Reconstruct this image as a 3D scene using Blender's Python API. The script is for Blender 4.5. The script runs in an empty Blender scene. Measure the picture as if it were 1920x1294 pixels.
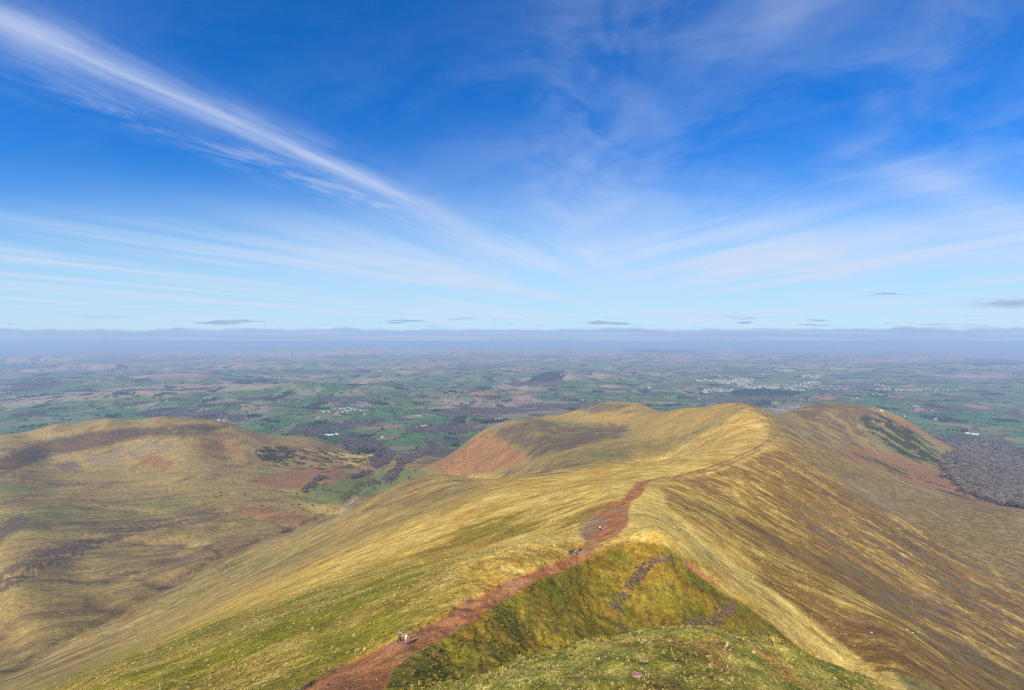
import bpy, bmesh, math, random
import numpy as np
from mathutils import Vector, Matrix, Euler
R = math.radians
scene = bpy.context.scene
C = scene.collection
ZC = 700.0                      # camera height above the vale
F0 = 853.33                     # focal length in pixels of the 1920 px wide photograph (16 mm on 36 mm)
HY = 640.0                      # row of the true horizon

# ------------------------------------------------------------------ camera
cd = bpy.data.cameras.new('camera'); cam = bpy.data.objects.new('camera', cd); C.objects.link(cam)
cam.location = (0, 0, ZC); cam.rotation_euler = (R(90), 0, 0)
cd.lens = 16; cd.sensor_width = 36; cd.sensor_fit = 'HORIZONTAL'; cd.shift_y = -7/1920
cd.clip_start = 0.1; cd.clip_end = 250000
scene.camera = cam

# ------------------------------------------------------------------ sun, exposure
SUN_EL, SUN_AZ = R(40), R(22)        # sun stands behind the camera and a little to the left
sd = bpy.data.lights.new('sun', 'SUN'); sun = bpy.data.objects.new('sun', sd); C.objects.link(sun)
sdir = Vector((-math.sin(SUN_AZ)*math.cos(SUN_EL), -math.cos(SUN_AZ)*math.cos(SUN_EL), math.sin(SUN_EL)))
sun.rotation_euler = sdir.to_track_quat('Z', 'Y').to_euler()
sd.energy = 5.0; sd.angle = R(0.5); sd.color = (1.0, 0.885, 0.70)
scene.view_settings.view_transform = 'Standard'; scene.view_settings.look = 'None'
scene.view_settings.exposure = 0.32; scene.view_settings.gamma = 1.0
scene.view_settings.use_curve_mapping = False
scene.cycles.use_denoising = False; scene.cycles.filter_width = 1.15; scene.cycles.max_bounces = 5; scene.cycles.volume_bounces = 0

# ------------------------------------------------------------------ world: Nishita sky with cirrus streaks and a far cloud bank
class NT:
    """small node helper"""
    def __init__(s, tree): s.t = tree; s.n = tree.nodes; s.l = tree.links
    def node(s, typ, **kw):
        n = s.n.new(typ)
        for k, v in kw.items(): setattr(n, k, v)
        return n
    def put(s, sock, v):
        if isinstance(v, bpy.types.NodeSocket): s.l.new(v, sock)
        elif v is not None:
            if sock.type == 'RGBA' and not hasattr(v, '__len__'): v = (v, v, v, 1)
            if sock.type == 'RGBA' and len(v) == 3: v = (*v, 1)
            sock.default_value = v
    def m(s, op, a, b=None, c=None, clamp=False):
        n = s.node('ShaderNodeMath', operation=op, use_clamp=clamp)
        for i, v in enumerate((a, b, c)):
            if v is not None: s.put(n.inputs[i], v)
        return n.outputs[0]
    def add(s, a, b): return s.m('ADD', a, b)
    def mul(s, a, b): return s.m('MULTIPLY', a, b)
    def lin(s, x, fa, fb, ta=0.0, tb=1.0, smooth=True):
        n = s.node('ShaderNodeMapRange', interpolation_type='SMOOTHSTEP' if smooth else 'LINEAR')
        s.put(n.inputs[0], x)
        for i, v in enumerate((fa, fb, ta, tb)): s.put(n.inputs[i+1], v)
        return n.outputs[0]
    def gauss(s, x, c, w):
        d = s.m('DIVIDE', s.m('SUBTRACT', x, c), w)
        return s.m('EXPONENT', s.mul(s.mul(d, d), -1.0))
    def xyz(s, x, y, z=0.0):
        n = s.node('ShaderNodeCombineXYZ')
        for i, v in enumerate((x, y, z)): s.put(n.inputs[i], v)
        return n.outputs[0]
    def sep(s, v):
        n = s.node('ShaderNodeSeparateXYZ'); s.put(n.inputs[0], v); return n.outputs
    def noise(s, vec, scale=1.0, detail=4.0, rough=0.5, dist=0.0, out=0):
        n = s.node('ShaderNodeTexNoise'); s.put(n.inputs['Vector'], vec)
        n.inputs['Scale'].default_value = scale; n.inputs['Detail'].default_value = detail
        n.inputs['Roughness'].default_value = rough; n.inputs['Distortion'].default_value = dist
        return n.outputs[out]
    def mix(s, f, a, b, blend='MIX'):
        n = s.node('ShaderNodeMix', data_type='RGBA', blend_type=blend)
        s.put(n.inputs[0], f); s.put(n.inputs[6], a); s.put(n.inputs[7], b)
        return n.outputs[2]
    def mapping(s, vec, rot=0.0, scale=(1, 1, 1), loc=(0, 0, 0)):
        # rotate first, then stretch
        a = s.node('ShaderNodeMapping'); s.put(a.inputs[0], vec); a.inputs['Rotation'].default_value = (0, 0, rot)
        b = s.node('ShaderNodeMapping'); s.put(b.inputs[0], a.outputs[0]); b.inputs['Scale'].default_value = scale
        b.inputs['Location'].default_value = loc
        return b.outputs[0]

world = bpy.data.worlds.new('World'); scene.world = world; world.use_nodes = True
w = NT(world.node_tree); w.n.clear()
sky = w.node('ShaderNodeTexSky', sky_type='NISHITA')
sky.sun_disc = False; sky.sun_elevation = SUN_EL; sky.sun_rotation = math.pi + SUN_AZ
sky.altitude = 900; sky.air_density = 1.0; sky.dust_density = 0.6; sky.ozone_density = 2.6
tc = w.node('ShaderNodeTexCoord'); D = w.sep(tc.outputs['Generated'])
dx, dy, dz = D
zc_ = w.m('MAXIMUM', dz, 0.012)
pu = w.m('DIVIDE', dx, zc_); pv = w.m('DIVIDE', dy, zc_)
along = w.add(w.mul(pu, 0.43), w.mul(pv, 0.903))
across = w.m('SUBTRACT', w.mul(pu, 0.903), w.mul(pv, 0.43))
# the one strong streak
wob = w.noise(w.xyz(w.mul(along, 1.1), w.mul(across, 2.0), 3.0), 1.0, 5, 0.6)
acw = w.add(across, w.mul(w.m('SUBTRACT', wob, 0.5), 0.22))
fil = w.noise(w.xyz(w.add(w.mul(along, 1.3), w.mul(across, 1.6)), w.mul(across, 8.0), 0.0), 1.0, 7, 0.55, 0.4)
fil2 = w.noise(w.xyz(w.mul(along, 2.2), w.mul(across, 5.0), 7.0), 1.0, 9, 0.66, 0.8)
core = w.mul(w.gauss(acw, -2.03, 0.105), w.lin(fil, 0.2, 0.66, 0.5, 1.0))
halo = w.mul(w.gauss(acw, -2.06, 0.25), w.lin(fil, 0.25, 0.75, 0.25, 1.0))
low = w.mul(w.gauss(acw, -2.36, 0.2), w.mul(w.lin(fil2, 0.38, 0.72, 0.0, 1.0), w.lin(along, 0.3, 1.6, 0.25, 1.0)))
tip = w.mul(w.lin(along, 3.75, 2.3, 0.0, 1.0), w.lin(along, -0.6, 0.9, 0.45, 1.0))
streak = w.mul(w.add(w.add(w.mul(core, 0.42), w.mul(halo, 0.28)), w.mul(low, 0.42)), tip)
# thin veils over the right half, their filaments turned the other way
al2 = w.add(w.mul(pu, -0.30), w.mul(pv, 0.954)); ac2 = w.add(w.mul(pu, 0.954), w.mul(pv, 0.30))
v1 = w.noise(w.xyz(w.mul(al2, 0.55), w.mul(ac2, 1.2), 1.3), 1.0, 7, 0.55, 0.5)
v2 = w.noise(w.xyz(w.mul(al2, 0.25), w.mul(ac2, 0.45), 5.0), 1.0, 3, 0.5, 0.3)
slope = w.m('DIVIDE', dz, w.m('MAXIMUM', w.m('ABSOLUTE', dy), 0.02))     # height over a vertical wall due north
xs = w.m('DIVIDE', dx, w.m('MAXIMUM', w.m('ABSOLUTE', dy), 0.02))
right = w.lin(xs, -0.25, 0.35)
veil = w.mul(w.mul(w.lin(v1, 0.40, 0.78), w.lin(v2, 0.36, 0.60)), w.mul(right, 0.22))
patch = w.mul(w.gauss(w.add(w.mul(xs, 0.35), slope), 0.665, 0.055), w.mul(w.gauss(xs, 0.98, 0.22), w.lin(v1, 0.3, 0.7, 0.2, 0.42)))
fan = w.mul(w.gauss(w.add(xs, w.mul(slope, -0.12)), 0.10, 0.13), w.mul(w.lin(fil2, 0.36, 0.7), w.mul(w.lin(slope, 0.12, 0.3), 0.13)))
# bands low in the north
b1 = w.noise(w.xyz(w.mul(along, 0.10), w.mul(across, 0.62), 2.0), 1.0, 8, 0.6, 0.5)
b2 = w.noise(w.xyz(w.mul(al2, 0.12), w.mul(ac2, 0.55), 9.0), 1.0, 8, 0.6, 0.5)
bb = w.add(w.mul(b1, w.lin(xs, 0.5, -0.1)), w.mul(b2, w.lin(xs, -0.1, 0.5)))
bands = w.mul(w.lin(bb, 0.42, 0.66), w.mul(w.lin(slope, 0.34, 0.16), 0.75))
hz1 = w.noise(w.xyz(w.add(w.mul(xs, 1.6), w.mul(slope, 1.5)), w.add(w.mul(slope, 4.5), w.mul(xs, -1.2)), 4.0), 1.0, 9, 0.60, 0.5)
hz2 = w.noise(w.xyz(w.mul(xs, 1.4), w.mul(slope, 2.0), 8.0), 1.0, 3, 0.5, 0.2)
broad = w.mul(w.mul(w.lin(hz1, 0.34, 0.74), w.lin(hz2, 0.32, 0.62, 0.25, 1.0)), w.mul(w.lin(xs, -0.30, 0.35, 0.10, 0.42), w.lin(slope, 0.85, 0.35, 0.5, 1.0)))
bands = w.add(bands, broad)
cloud = w.m('MINIMUM', w.add(w.add(w.add(streak, veil), w.add(patch, fan)), bands), 0.92)
milk = w.mul(w.lin(slope, 0.42, 0.03), 0.85)
tint = w.mix(w.lin(slope, 0.05, 0.62), (0.50, 1.02, 1.45), (0.07, 0.88, 1.80))
skyc = w.mix(1.0, sky.outputs[0], tint, 'MULTIPLY')
skyc = w.mix(milk, skyc, (5.0, 7.2, 8.7))
skyc = w.mix(cloud, skyc, (6.0, 6.9, 8.7))
# small grey clouds and the far bank
fl = w.noise(w.xyz(w.mul(xs, 7.0), w.mul(slope, 80.0), 0.0), 1.0, 7, 0.62, 0.3)
fz = w.gauss(slope, 0.042, 0.011)
fleck = w.mul(w.lin(fl, 0.545, 0.62), fz)
fl2 = w.noise(w.xyz(w.mul(xs, 8.0), w.mul(slope, 75.0), 4.0), 1.0, 7, 0.62, 0.3)
fleck2 = w.mul(w.lin(fl2, 0.36, 0.50), w.mul(w.gauss(slope, 0.083, 0.010), w.gauss(xs, 1.10, 0.075)))
fleck3 = w.mul(w.lin(fl2, 0.48, 0.56), w.mul(w.gauss(slope, 0.105, 0.004), w.gauss(xs, 0.83, 0.06)))
fleck = w.m('MINIMUM', w.add(fleck, w.add(fleck2, fleck3)), 1.0)
skyc = w.mix(w.mul(fleck, 0.8), skyc, (3.1, 4.1, 6.3))
tp = w.noise(w.xyz(w.mul(xs, 6.5), 0.0, 0.0), 1.0, 7, 0.6)
top = w.add(w.add(0.0275, w.mul(w.m('SUBTRACT', tp, 0.5), 0.030)), w.mul(w.lin(xs, 0.3, 1.2), 0.003))
tp2 = w.noise(w.xyz(w.mul(xs, 24.0), 0.0, 3.0), 1.0, 4, 0.5); top = w.add(top, w.mul(w.m('SUBTRACT', tp2, 0.5), 0.007))
bank = w.lin(w.m('SUBTRACT', top, slope), -0.0030, 0.0055)
bt = w.noise(w.xyz(w.mul(xs, 3.0), w.mul(slope, 120.0), 2.0), 1.0, 4, 0.5)
bankc = w.mix(w.lin(bt, 0.35, 0.7), (3.4, 4.6, 7.1), (3.9, 5.2, 7.6))
skyc = w.mix(w.mul(bank, 0.93), skyc, bankc)
bg = w.node('ShaderNodeBackground'); w.l.new(skyc, bg.inputs[0]); bg.inputs[1].default_value = 0.085
wo = w.node('ShaderNodeOutputWorld'); w.l.new(bg.outputs[0], wo.inputs[0])

# ------------------------------------------------------------------ noise in numpy
_rng = np.random.default_rng(7)
_P = _rng.permutation(256).astype(np.int32); _P = np.concatenate([_P, _P])
_G = np.stack([np.cos(np.arange(256)*2.39996), np.sin(np.arange(256)*2.39996)], 1).astype(np.float32)
def gnoise(x, y, seed=0):
    x = np.asarray(x, np.float64) + seed*17.31; y = np.asarray(y, np.float64) - seed*9.17
    xi = np.floor(x); yi = np.floor(y); fx = (x-xi).astype(np.float32); fy = (y-yi).astype(np.float32)
    xi = xi.astype(np.int64) & 255; yi = yi.astype(np.int64) & 255
    def g(ix, iy, ax, ay):
        h = _P[(_P[ix & 255] + iy) & 255]; v = _G[h]; return v[..., 0]*ax + v[..., 1]*ay
    sx = fx*fx*fx*(fx*(fx*6-15)+10); sy = fy*fy*fy*(fy*(fy*6-15)+10)
    a = g(xi, yi, fx, fy); b = g(xi+1, yi, fx-1, fy); c = g(xi, yi+1, fx, fy-1); d = g(xi+1, yi+1, fx-1, fy-1)
    return ((a+(b-a)*sx) + ((c+(d-c)*sx)-(a+(b-a)*sx))*sy)*1.5
def fbm(x, y, scale, octs=4, seed=0, gain=0.5):
    o = 0; a = 1.0; t = 0; f = 1.0/scale
    for i in range(octs):
        o = o + a*gnoise(x*f, y*f, seed+i*3); t += a; a *= gain; f *= 2.03
    return o/t*1.3
def ss(a, b, x):
    t = np.clip((x-a)/(b-a), 0, 1); return t*t*(3-2*t)
def rot(x, y, deg):
    c, s = math.cos(R(deg)), math.sin(R(deg)); return x*c+y*s, -x*s+y*c

# ------------------------------------------------------------------ survey points: (column, row, distance north in m) as read off the photograph
CP = """
20 1295 330; -100 1310 380; -100 1262 520; -220 1190 640; -60 1150 720; 60 1262 420
620 1340 30; 500 1330 40; 800 1350 20; 640 1268 50; 757 1205 58; 700 1225 60; 880 1150 72; 990 1100 88; 1060 1060 103; 1100 1035 114; 1130 1003 129; 1150 975 148; 1175 940 190; 1200 908 270; 1260 897 370
1330 885 450; 1400 862 600; 1450 835 800; 1447 800 1080; 1390 755 1350; 1340 762 1330; 1430 768 1300
1230 1290 17; 1000 1300 19; 1500 1310 19; 700 1420 15; 200 1450 18; 1900 1450 18; -200 1480 20
920 1266 31; 1000 1238 28; 1100 1203 26; 1230 1181 24; 1350 1192 24; 1450 1212 25; 1550 1246 26; 1630 1282 27; 1750 1360 27; 1900 1430 40
1000 1290 42; 1100 1290 45; 1230 1290 45; 1400 1310 50; 1550 1370 50; 1230 1240 72; 1400 1280 75; 1600 1340 80; 1800 1480 60
850 1262 54; 900 1205 64; 950 1190 70; 1000 1200 77; 1100 1150 93; 1100 1090 105; 1200 1090 110; 1200 1180 95; 1350 1180 106; 1300 1120 112; 1450 1190 114; 1350 1230 92
1240 1025 119; 1300 1062 121; 1400 1122 125; 1500 1190 129; 1600 1262 130; 1200 1018 121
1280 1000 160; 1350 1052 163; 1220 960 170; 1230 930 220
400 1272 75; 200 1272 105; 500 1200 90; 300 1210 170; 700 1100 130; 900 1040 150; 600 1130 130; 1000 980 190; 1050 1000 150; 100 1340 90
-400 1540 100; -400 1330 400; -400 1130 700; -400 930 1500; -400 850 2000; -100 1400 110
1490 832 950; 1500 800 1450; 1580 860 1150; 1600 850 1400; 1700 900 1350; 1800 940 1250; 1900 965 1100; 1560 754 2150; 1500 765 2050; 1640 765 2150; 1700 790 2150; 1760 828 2200; 1600 800 1900; 1700 840 1900; 1760 860 1950; 1800 890 1750; 1850 920 1650; 1820 848 2500; 1880 900 2050; 1900 850 2800; 1900 800 3700; 1950 950 1500
2300 1560 150; 2300 1380 300; 2300 1180 500; 2300 1060 900; 2300 980 1400; 2300 890 2200
950 930 310; 1100 902 380; 1150 898 380; 800 970 300; 600 1060 260; 400 1160 200; 800 930 600; 600 1020 500; 400 1120 430; 200 1230 330; 100 1272 300; 900 900 900; 820 893 1000; 740 912 1000; 640 965 960; 1000 888 1000; 700 940 800
300 1150 520; 150 1215 480; 450 1060 700; 550 1005 850
960 872 1350; 880 888 1500; 1100 860 900; 1200 830 1100; 1300 800 1200; 1250 860 650; 1100 880 620; 1200 870 560; 1300 850 800; 1350 810 1050; 1000 850 1300; 1050 840 1200
1280 765 1500; 1200 757 1950; 1130 754 2050; 1090 768 2050; 1000 783 1850; 940 793 1780; 900 812 1780; 870 838 1720; 830 862 1740; 790 880 1800; 900 850 1600; 950 850 1480; 960 820 1600; 1050 820 1500; 1150 800 1600; 1100 790 1720; 1200 780 1650
300 785 2060; 150 835 1830; 420 835 1960; 220 850 1780; 10 815 1950; 107 797 2000; 204 787 2040; 375 791 2080; 418 797 2100; 461 810 2130; 509 823 2200; 560 827 2280; 600 829 2350; 300 880 1650; 300 830 1850; 100 850 1780; 150 900 1500; 20 930 1250; 300 950 1280; 20 1000 1000; 20 1100 740; 200 1050 900; 20 1190 640; 200 1130 740; 450 860 1850; 450 910 1500; 500 850 1980; 560 880 1850; 500 960 1260; 400 1000 1080; 620 850 2250; -150 835 1900; -150 950 1250
40 1245 520; 110 1200 590; 170 1168 650; 250 1130 720; 330 1088 800; 430 1033 940; 540 993 1080; 640 948 1350; 690 905 1750; 720 865 2250; 700 838 2900; 760 850 2700; 640 900 1700; 600 930 1450; 780 860 2350
"""
HID = """
1390 790 1800; 1440 785 1700; 1340 790 1700; 1280 800 2000; 1200 790 2400; 1130 790 2500; 1060 800 2400; 1000 815 2300; 940 828 2200; 890 845 2100; 840 868 2050
1560 790 2700; 1500 795 2600; 1640 800 2700; 1700 815 2650; 1760 835 2650
10 850 2500; 120 835 2550; 250 825 2600; 380 822 2650; 460 828 2700
1240 870 900
820 930 1300; 740 940 1250; 640 975 1130; 900 920 1150
"""
def parse(s): return [tuple(float(v) for v in p.split()) for l in s.strip().splitlines() for p in l.split(';') if p.strip()]
cps = parse(CP) + parse(HID)
cu = [(p[0]-960)/F0 for p in cps]; cv = [math.log(p[2]) for p in cps]; cs = [(p[1]-HY)/F0 for p in cps]
for u_ in np.arange(-1.6, 1.61, 0.32):
    for d_ in (3100, 3900, 5200): 
        cu.append(u_); cv.append(math.log(d_)); cs.append(ZC/d_)
for Y_, X_, Z_ in ((160, 42, -62), (200, 54, -70), (270, 76, -85), (370, 130, -111), (470, 210, -132), (600, 309, -156), (760, 420, -178), (950, 540, -200)):
    for q_, z_ in ((30, 10), (80, 36), (160, 78), (280, 138), (420, 190)):       # the even fall of the east face
        xx, yy = X_+q_, Y_-0.15*q_
        if xx/yy < 1.45 and not (Y_ == 160 and q_ < 80) and not (Y_ >= 760 and q_ > 300): cu.append(xx/yy); cv.append(math.log(yy)); cs.append(-(Z_-z_)/yy)
cu, cv, cs = map(np.array, (cu, cv, cs))
KU = 2.2                       # columns weigh more than log distance
def _phi(r2): return r2*np.log(r2+1e-12)
def _solve():
    n = len(cu); x = cu*KU; y = cv
    r2 = (x[:, None]-x[None])**2 + (y[:, None]-y[None])**2
    A = np.zeros((n+3, n+3)); A[:n, :n] = _phi(r2) + np.eye(n)*0.0015
    A[:n, n] = 1; A[:n, n+1] = x; A[:n, n+2] = y; A[n, :n] = 1; A[n+1, :n] = x; A[n+2, :n] = y
    b = np.zeros(n+3); b[:n] = cs
    return np.linalg.solve(A, b)
_W = _solve().astype(np.float32)
def tps(u, v):
    u = np.clip(u, -1.7, 1.7)
    n = len(cu); x = (u*KU).astype(np.float32).ravel(); y = v.astype(np.float32).ravel(); out = np.empty(len(x), np.float32)
    cx = (cu*KU).astype(np.float32); cy = cv.astype(np.float32)
    for i in range(0, len(x), 20000):
        a = x[i:i+20000, None]; b = y[i:i+20000, None]
        r2 = (a-cx)**2 + (b-cy)**2
        out[i:i+20000] = (r2*np.log(r2+1e-9)) @ _W[:n] + _W[n] + a[:, 0]*_W[n+1] + b[:, 0]*_W[n+2]
    return out.reshape(u.shape)

# hills of the vale: (column, row of the top, distance, half width across m, half depth m)
HILLS = [(1045, 697, 8200, 420, 600), (1130, 700, 8300, 500, 400), (560, 716, 6000, 1500, 500), (250, 730, 5400, 900, 350), (700, 708, 6900, 300, 350),
         (120, 712, 7500, 1500, 700), (330, 700, 8200, 700, 700), (1010, 686, 12500, 2000, 1200), (700, 680, 13500, 2600, 1200), (400, 676, 14500, 2600, 1200),
         (100, 668, 18000, 4000, 1800), (1230, 692, 11500, 700, 700), (850, 690, 11000, 1500, 900), (1750, 682, 12500, 3200, 1400), (1850, 676, 14000, 2500, 900),
         (1350, 678, 14500, 2500, 1500), (1600, 690, 10500, 1800, 900), (1230, 655, 27000, 3000, 2500), (600, 657, 27000, 6000, 2500), (200, 658, 26000, 5000, 2500),
         (900, 655, 30000, 5000, 3000), (1500, 664, 24000, 6000, 2600), (430, 756, 4500, 500, 260), (1480, 735, 6300, 500, 350), (1800, 700, 9500, 1500, 600)]
STREAMS = [([(p[0], 0, p[2]) for p in parse('40 1245 520; 110 1200 590; 170 1168 650; 250 1130 720; 330 1088 800; 430 1033 940; 540 993 1080; 640 948 1350; 690 905 1750')], 9, 17),
           ([(p[0], 0, p[2]) for p in parse('330 0 800; 270 0 840; 180 0 830; 80 0 800; -60 0 800')], 5, 15), ([(p[0], 0, p[2]) for p in parse('240 0 715; 170 0 740; 90 0 700; 0 0 680; -100 0 690')], 5, 14),
           ([(p[0], 0, p[2]) for p in parse('430 0 940; 400 0 1010; 330 0 1040; 220 0 1030; 100 0 990; -50 0 960')], 6, 18), ([(p[0], 0, p[2]) for p in parse('560 0 1120; 500 0 1220; 400 0 1260; 280 0 1240; 150 0 1260')], 5, 18),
           ([(p[0], 0, p[2]) for p in parse('640 0 1350; 560 0 1480; 470 0 1560; 350 0 1560; 250 0 1500')], 4, 18)]
def hgt(X, Y):
    """terrain height at world X, Y (Y > 0)"""
    X = np.asarray(X, float); Y = np.asarray(Y, float); Yc = np.maximum(Y, 6.0)
    z = np.zeros(X.shape)
    # vale
    far = ss(2500, 9000, Yc)
    base = fbm(X, Y, 2300, 5, 11)*100*far + np.maximum(0, fbm(X*.6, Y, 1700, 4, 12))*270*ss(8300, 11500, Yc) + fbm(X, Y, 800, 3, 5)*14*ss(2500, 5000, Yc) + 20*ss(6000, 16000, Yc) + fbm(X, Y, 5200, 5, 31)*170*ss(8000, 20000, Yc)
    for (c, r, d, wx, wy) in HILLS:
        top = ZC - (r-HY)/F0*d; hx = (c-960)/F0*d
        e = np.exp(-(((X-hx)/wx)**2) - ((Y-d)/wy)**2)
        base = base + (np.maximum(top, 20)-base)*e*(1 if d > 7000 else 0.9)*(top > 0)
    near = Yc < 5600
    if near.any():
        u = np.clip(X[near]/Yc[near], -1.7, 1.7)
        s = tps(u, np.log(Yc[near])); zt = ZC - s*Yc[near]
        k = ss(2900, 4700, Yc[near])
        z_ = zt*(1-k) + base[near]*k
        # local relief
        y_ = Yc[near]; x_ = X[near]; m = ss(15, 60, y_)*(1-ss(2600, 4500, y_))
        mid = ss(250, 700, y_)
        sx, sy = rot(x_, y_, 38)
        z_ = z_ + m*(fbm(x_, y_, 9, 3, 2)*0.28 + fbm(sx, sy*2.2, 60, 3, 3)*1.0*ss(120, 350, y_) + fbm(sx, sy*2.5, 240, 3, 8)*5.0*mid*(x_ < 0.35*y_))
        # stream gullies of the moor
        g1 = np.abs(fbm(sx*0.55, sy*1.5, 260, 3, 21)); moor = ss(300, 650, y_)*ss(-0.05, -0.35, x_/y_)*(1-ss(1500, 1900, y_))
        z_ = z_ - 5.0*np.exp(-(g1/0.17)**2)*moor
        # the stream and its side runnels, cut into the moor
        for pts_, dep, wid in STREAMS:
            a0 = np.array([((p[0]-960)/F0*p[2], p[2]) for p in pts_]); bx = (x_ > a0[:, 0].min()-60) & (x_ < a0[:, 0].max()+60) & (y_ > a0[:, 1].min()-60) & (y_ < a0[:, 1].max()+60)
            if not bx.any(): continue
            xx = x_[bx]; yy = y_[bx]; xx = xx + gnoise(xx/35, yy/35, 5)*9; yy = yy + gnoise(xx/35, yy/35, 9)*9; best = np.full(xx.shape, 1e9)
            for (ax, ay), (b_x, b_y) in zip(a0[:-1], a0[1:]):
                t_ = np.clip(((xx-ax)*(b_x-ax)+(yy-ay)*(b_y-ay))/((b_x-ax)**2+(b_y-ay)**2), 0, 1); best = np.minimum(best, (xx-ax-t_*(b_x-ax))**2+(yy-ay-t_*(b_y-ay))**2)
            z_[bx] -= dep*np.exp(-best/wid**2)
        # steep broken ground in the hollow
        hol = ss(-20, -5, x_)*(1-ss(70, 100, x_))*ss(50, 60, y_)*(1-ss(112, 124, y_))
        z_ = z_ + hol*(fbm(x_, y_, 6, 2, 41)*0.45 + fbm(x_, y_, 1.9, 4, 42)*0.38)
        z_ = z_ + (1-ss(32, 45, y_))*ss(9, 14, y_)*(fbm(x_, y_, 5, 3, 43)*0.55 + fbm(x_, y_, 1.3, 3, 44)*0.14)
        # runnels down the east face
        ex, ey = rot(x_, y_, -12)
        face = ss(0.03, 0.16, x_/y_ - 0.33)*ss(130, 200, y_)*(1-ss(1000, 1500, y_))
        z_ = z_ + face*(fbm(ex*0.3, ey, 11, 4, 51)*0.55)
        z[near] = z_
    z[~near] = base[~near]
    # the summit on which the camera stands
    rr = np.hypot(X, Y); summit = ZC - 1.75 - 0.66*np.maximum(0, rr-1.0) + 0.1*np.sin(X*0.9)
    k = ss(9, 16, Y)
    z = np.where(Y < 16, summit*(1-k) + z*k, z)
    z = z - 0.30*np.maximum(0, 0-Y)*0
    return z

# first ground point seen along a pixel's ray
_vs = np.linspace(math.log(14), math.log(60000), 900)
def ground(px, py):
    px = np.atleast_1d(np.asarray(px, float)); py = np.atleast_1d(np.asarray(py, float))
    u = (px-960)/F0; s = (py-HY)/F0
    Y = np.exp(_vs)[None, :]*np.ones((len(px), 1)); X = u[:, None]*Y
    st = (ZC-hgt(X, Y))/Y
    hit = st <= s[:, None]; i = np.argmax(hit, 1); i = np.where(hit.any(1), np.maximum(i, 1), 899)
    r = np.arange(len(px)); s0 = st[r, i-1]; s1 = st[r, i]
    t = np.clip((s0-s)/np.maximum(s0-s1, 1e-9), 0, 1); d = np.exp(_vs[i-1]*(1-t)+_vs[i]*t)
    x = u*d
    return np.stack([x, d, hgt(x, d)], 1)

# ------------------------------------------------------------------ the ground sheet: a fan of rows that widen with distance
APEX = 40.0
rows = [-8.0]
while rows[-1] < 62000:
    y = rows[-1]; rows.append(y + (0.16 if y < 22 else 0.0074*y if y < 600 else 0.0085*y if y < 5000 else 0.014*y))
rows = np.array(rows); NR = len(rows); NCOL = 1120
cols = np.linspace(-1.32, 1.32, NCOL)
GY = np.repeat(rows[:, None], NCOL, 1); GX = cols[None, :]*(GY+APEX)
print('terrain grid', NR, NCOL)
GZ = hgt(GX, GY)

# ------------------------------------------------------------------ what grows where, kept as colours on the ground itself
Yc = np.maximum(GY, 6.0)
PX = 960 + F0*GX/Yc; PY = HY + F0*(ZC-GZ)/Yc
X, Y = GX, GY
lx, ly = rot(X, Y, 38); ex, ey = rot(X, Y, -14)
nA = fbm(X, Y, 9, 4, 61); nB = fbm(X, Y, 70, 6, 62, .6); nC = fbm(X, Y, 380, 4, 63)
sL1 = fbm(lx*0.45, ly, 4, 4, 64, .6); sL2 = fbm(lx*0.32, ly, 26, 5, 65, .6); sL3 = fbm(lx*0.35, ly, 120, 6, 66, .6)
sR1 = fbm(ex*0.35, ey, 3.5, 4, 67, .65); sR2 = fbm(ex*0.30, ey, 7.5, 5, 68, .68); sR3 = fbm(ex*0.6, ey, 48, 6, 69, .66)
WX = fbm(lx*0.4, ly, 30, 4, 71)*ss(2500, 1200, Y) + fbm(X, Y, 240, 4, 72)*ss(500, 2000, Y)*0.9 + nA*ss(400, 60, Y)*0.8
WY = fbm(X, Y, 26, 3, 73)*ss(2500, 1200, Y)*0.7 + fbm(X, Y, 260, 4, 74)*ss(500, 2000, Y)*0.8 + sL1*ss(400, 60, Y)*0.5
c_ = lambda *a: np.array(a, np.float32)
STRAW = c_(.64, .45, .115); GOLD = c_(.50, .295, .050); OCHRE = c_(.27, .155, .035); BROWN = c_(.135, .080, .030)
KHAKI = c_(.290, .205, .066); DUN = c_(.175, .112, .042); HEATH = c_(.088, .060, .042); BRACKEN = c_(.245, .120, .050)
OLIVE = c_(.225, .20, .016); MOSS = c_(.115, .145, .020); GREEN = c_(.12, .16, .045); SCREE = c_(.20, .175, .155); EARTH = c_(.47, .205, .080)
GORSE = c_(.040, .048, .020); WOODF = c_(.055, .047, .042)
col = np.zeros(GX.shape+(3,), np.float32)
def blend(color, m, a=None):
    global col
    m = np.clip(m, 0, 1)[..., None].astype(np.float32)
    col = col*(1-m) + np.asarray(color, np.float32)*m
def mixc(a, b, t): t = np.clip(t, 0, 1)[..., None].astype(np.float32); return a*(1-t)+b*t
def seg_dist(x, y, pts, closed=False):
    best = np.full(x.shape, 1e9)
    n = len(pts)
    for i in range(n if closed else n-1):
        ax, ay = pts[i]; bx, by = pts[(i+1) % n]; ddx, ddy = bx-ax, by-ay
        t = np.clip(((x-ax)*ddx+(y-ay)*ddy)/(ddx*ddx+ddy*ddy+1e-9), 0, 1)
        best = np.minimum(best, (x-ax-t*ddx)**2+(y-ay-t*ddy)**2)
    return np.sqrt(best)
def inside(x, y, pts):
    r = np.zeros(x.shape, bool); n = len(pts)
    for i in range(n):
        x1, y1 = pts[i]; x2, y2 = pts[(i+1) % n]
        if y1 == y2: continue
        c = ((y1 > y) != (y2 > y)) & (x < (x2-x1)*(y-y1)/(y2-y1)+x1); r ^= c
    return r
def P(s): return [tuple(float(v) for v in p.split(',')) for p in s.split()]
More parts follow.
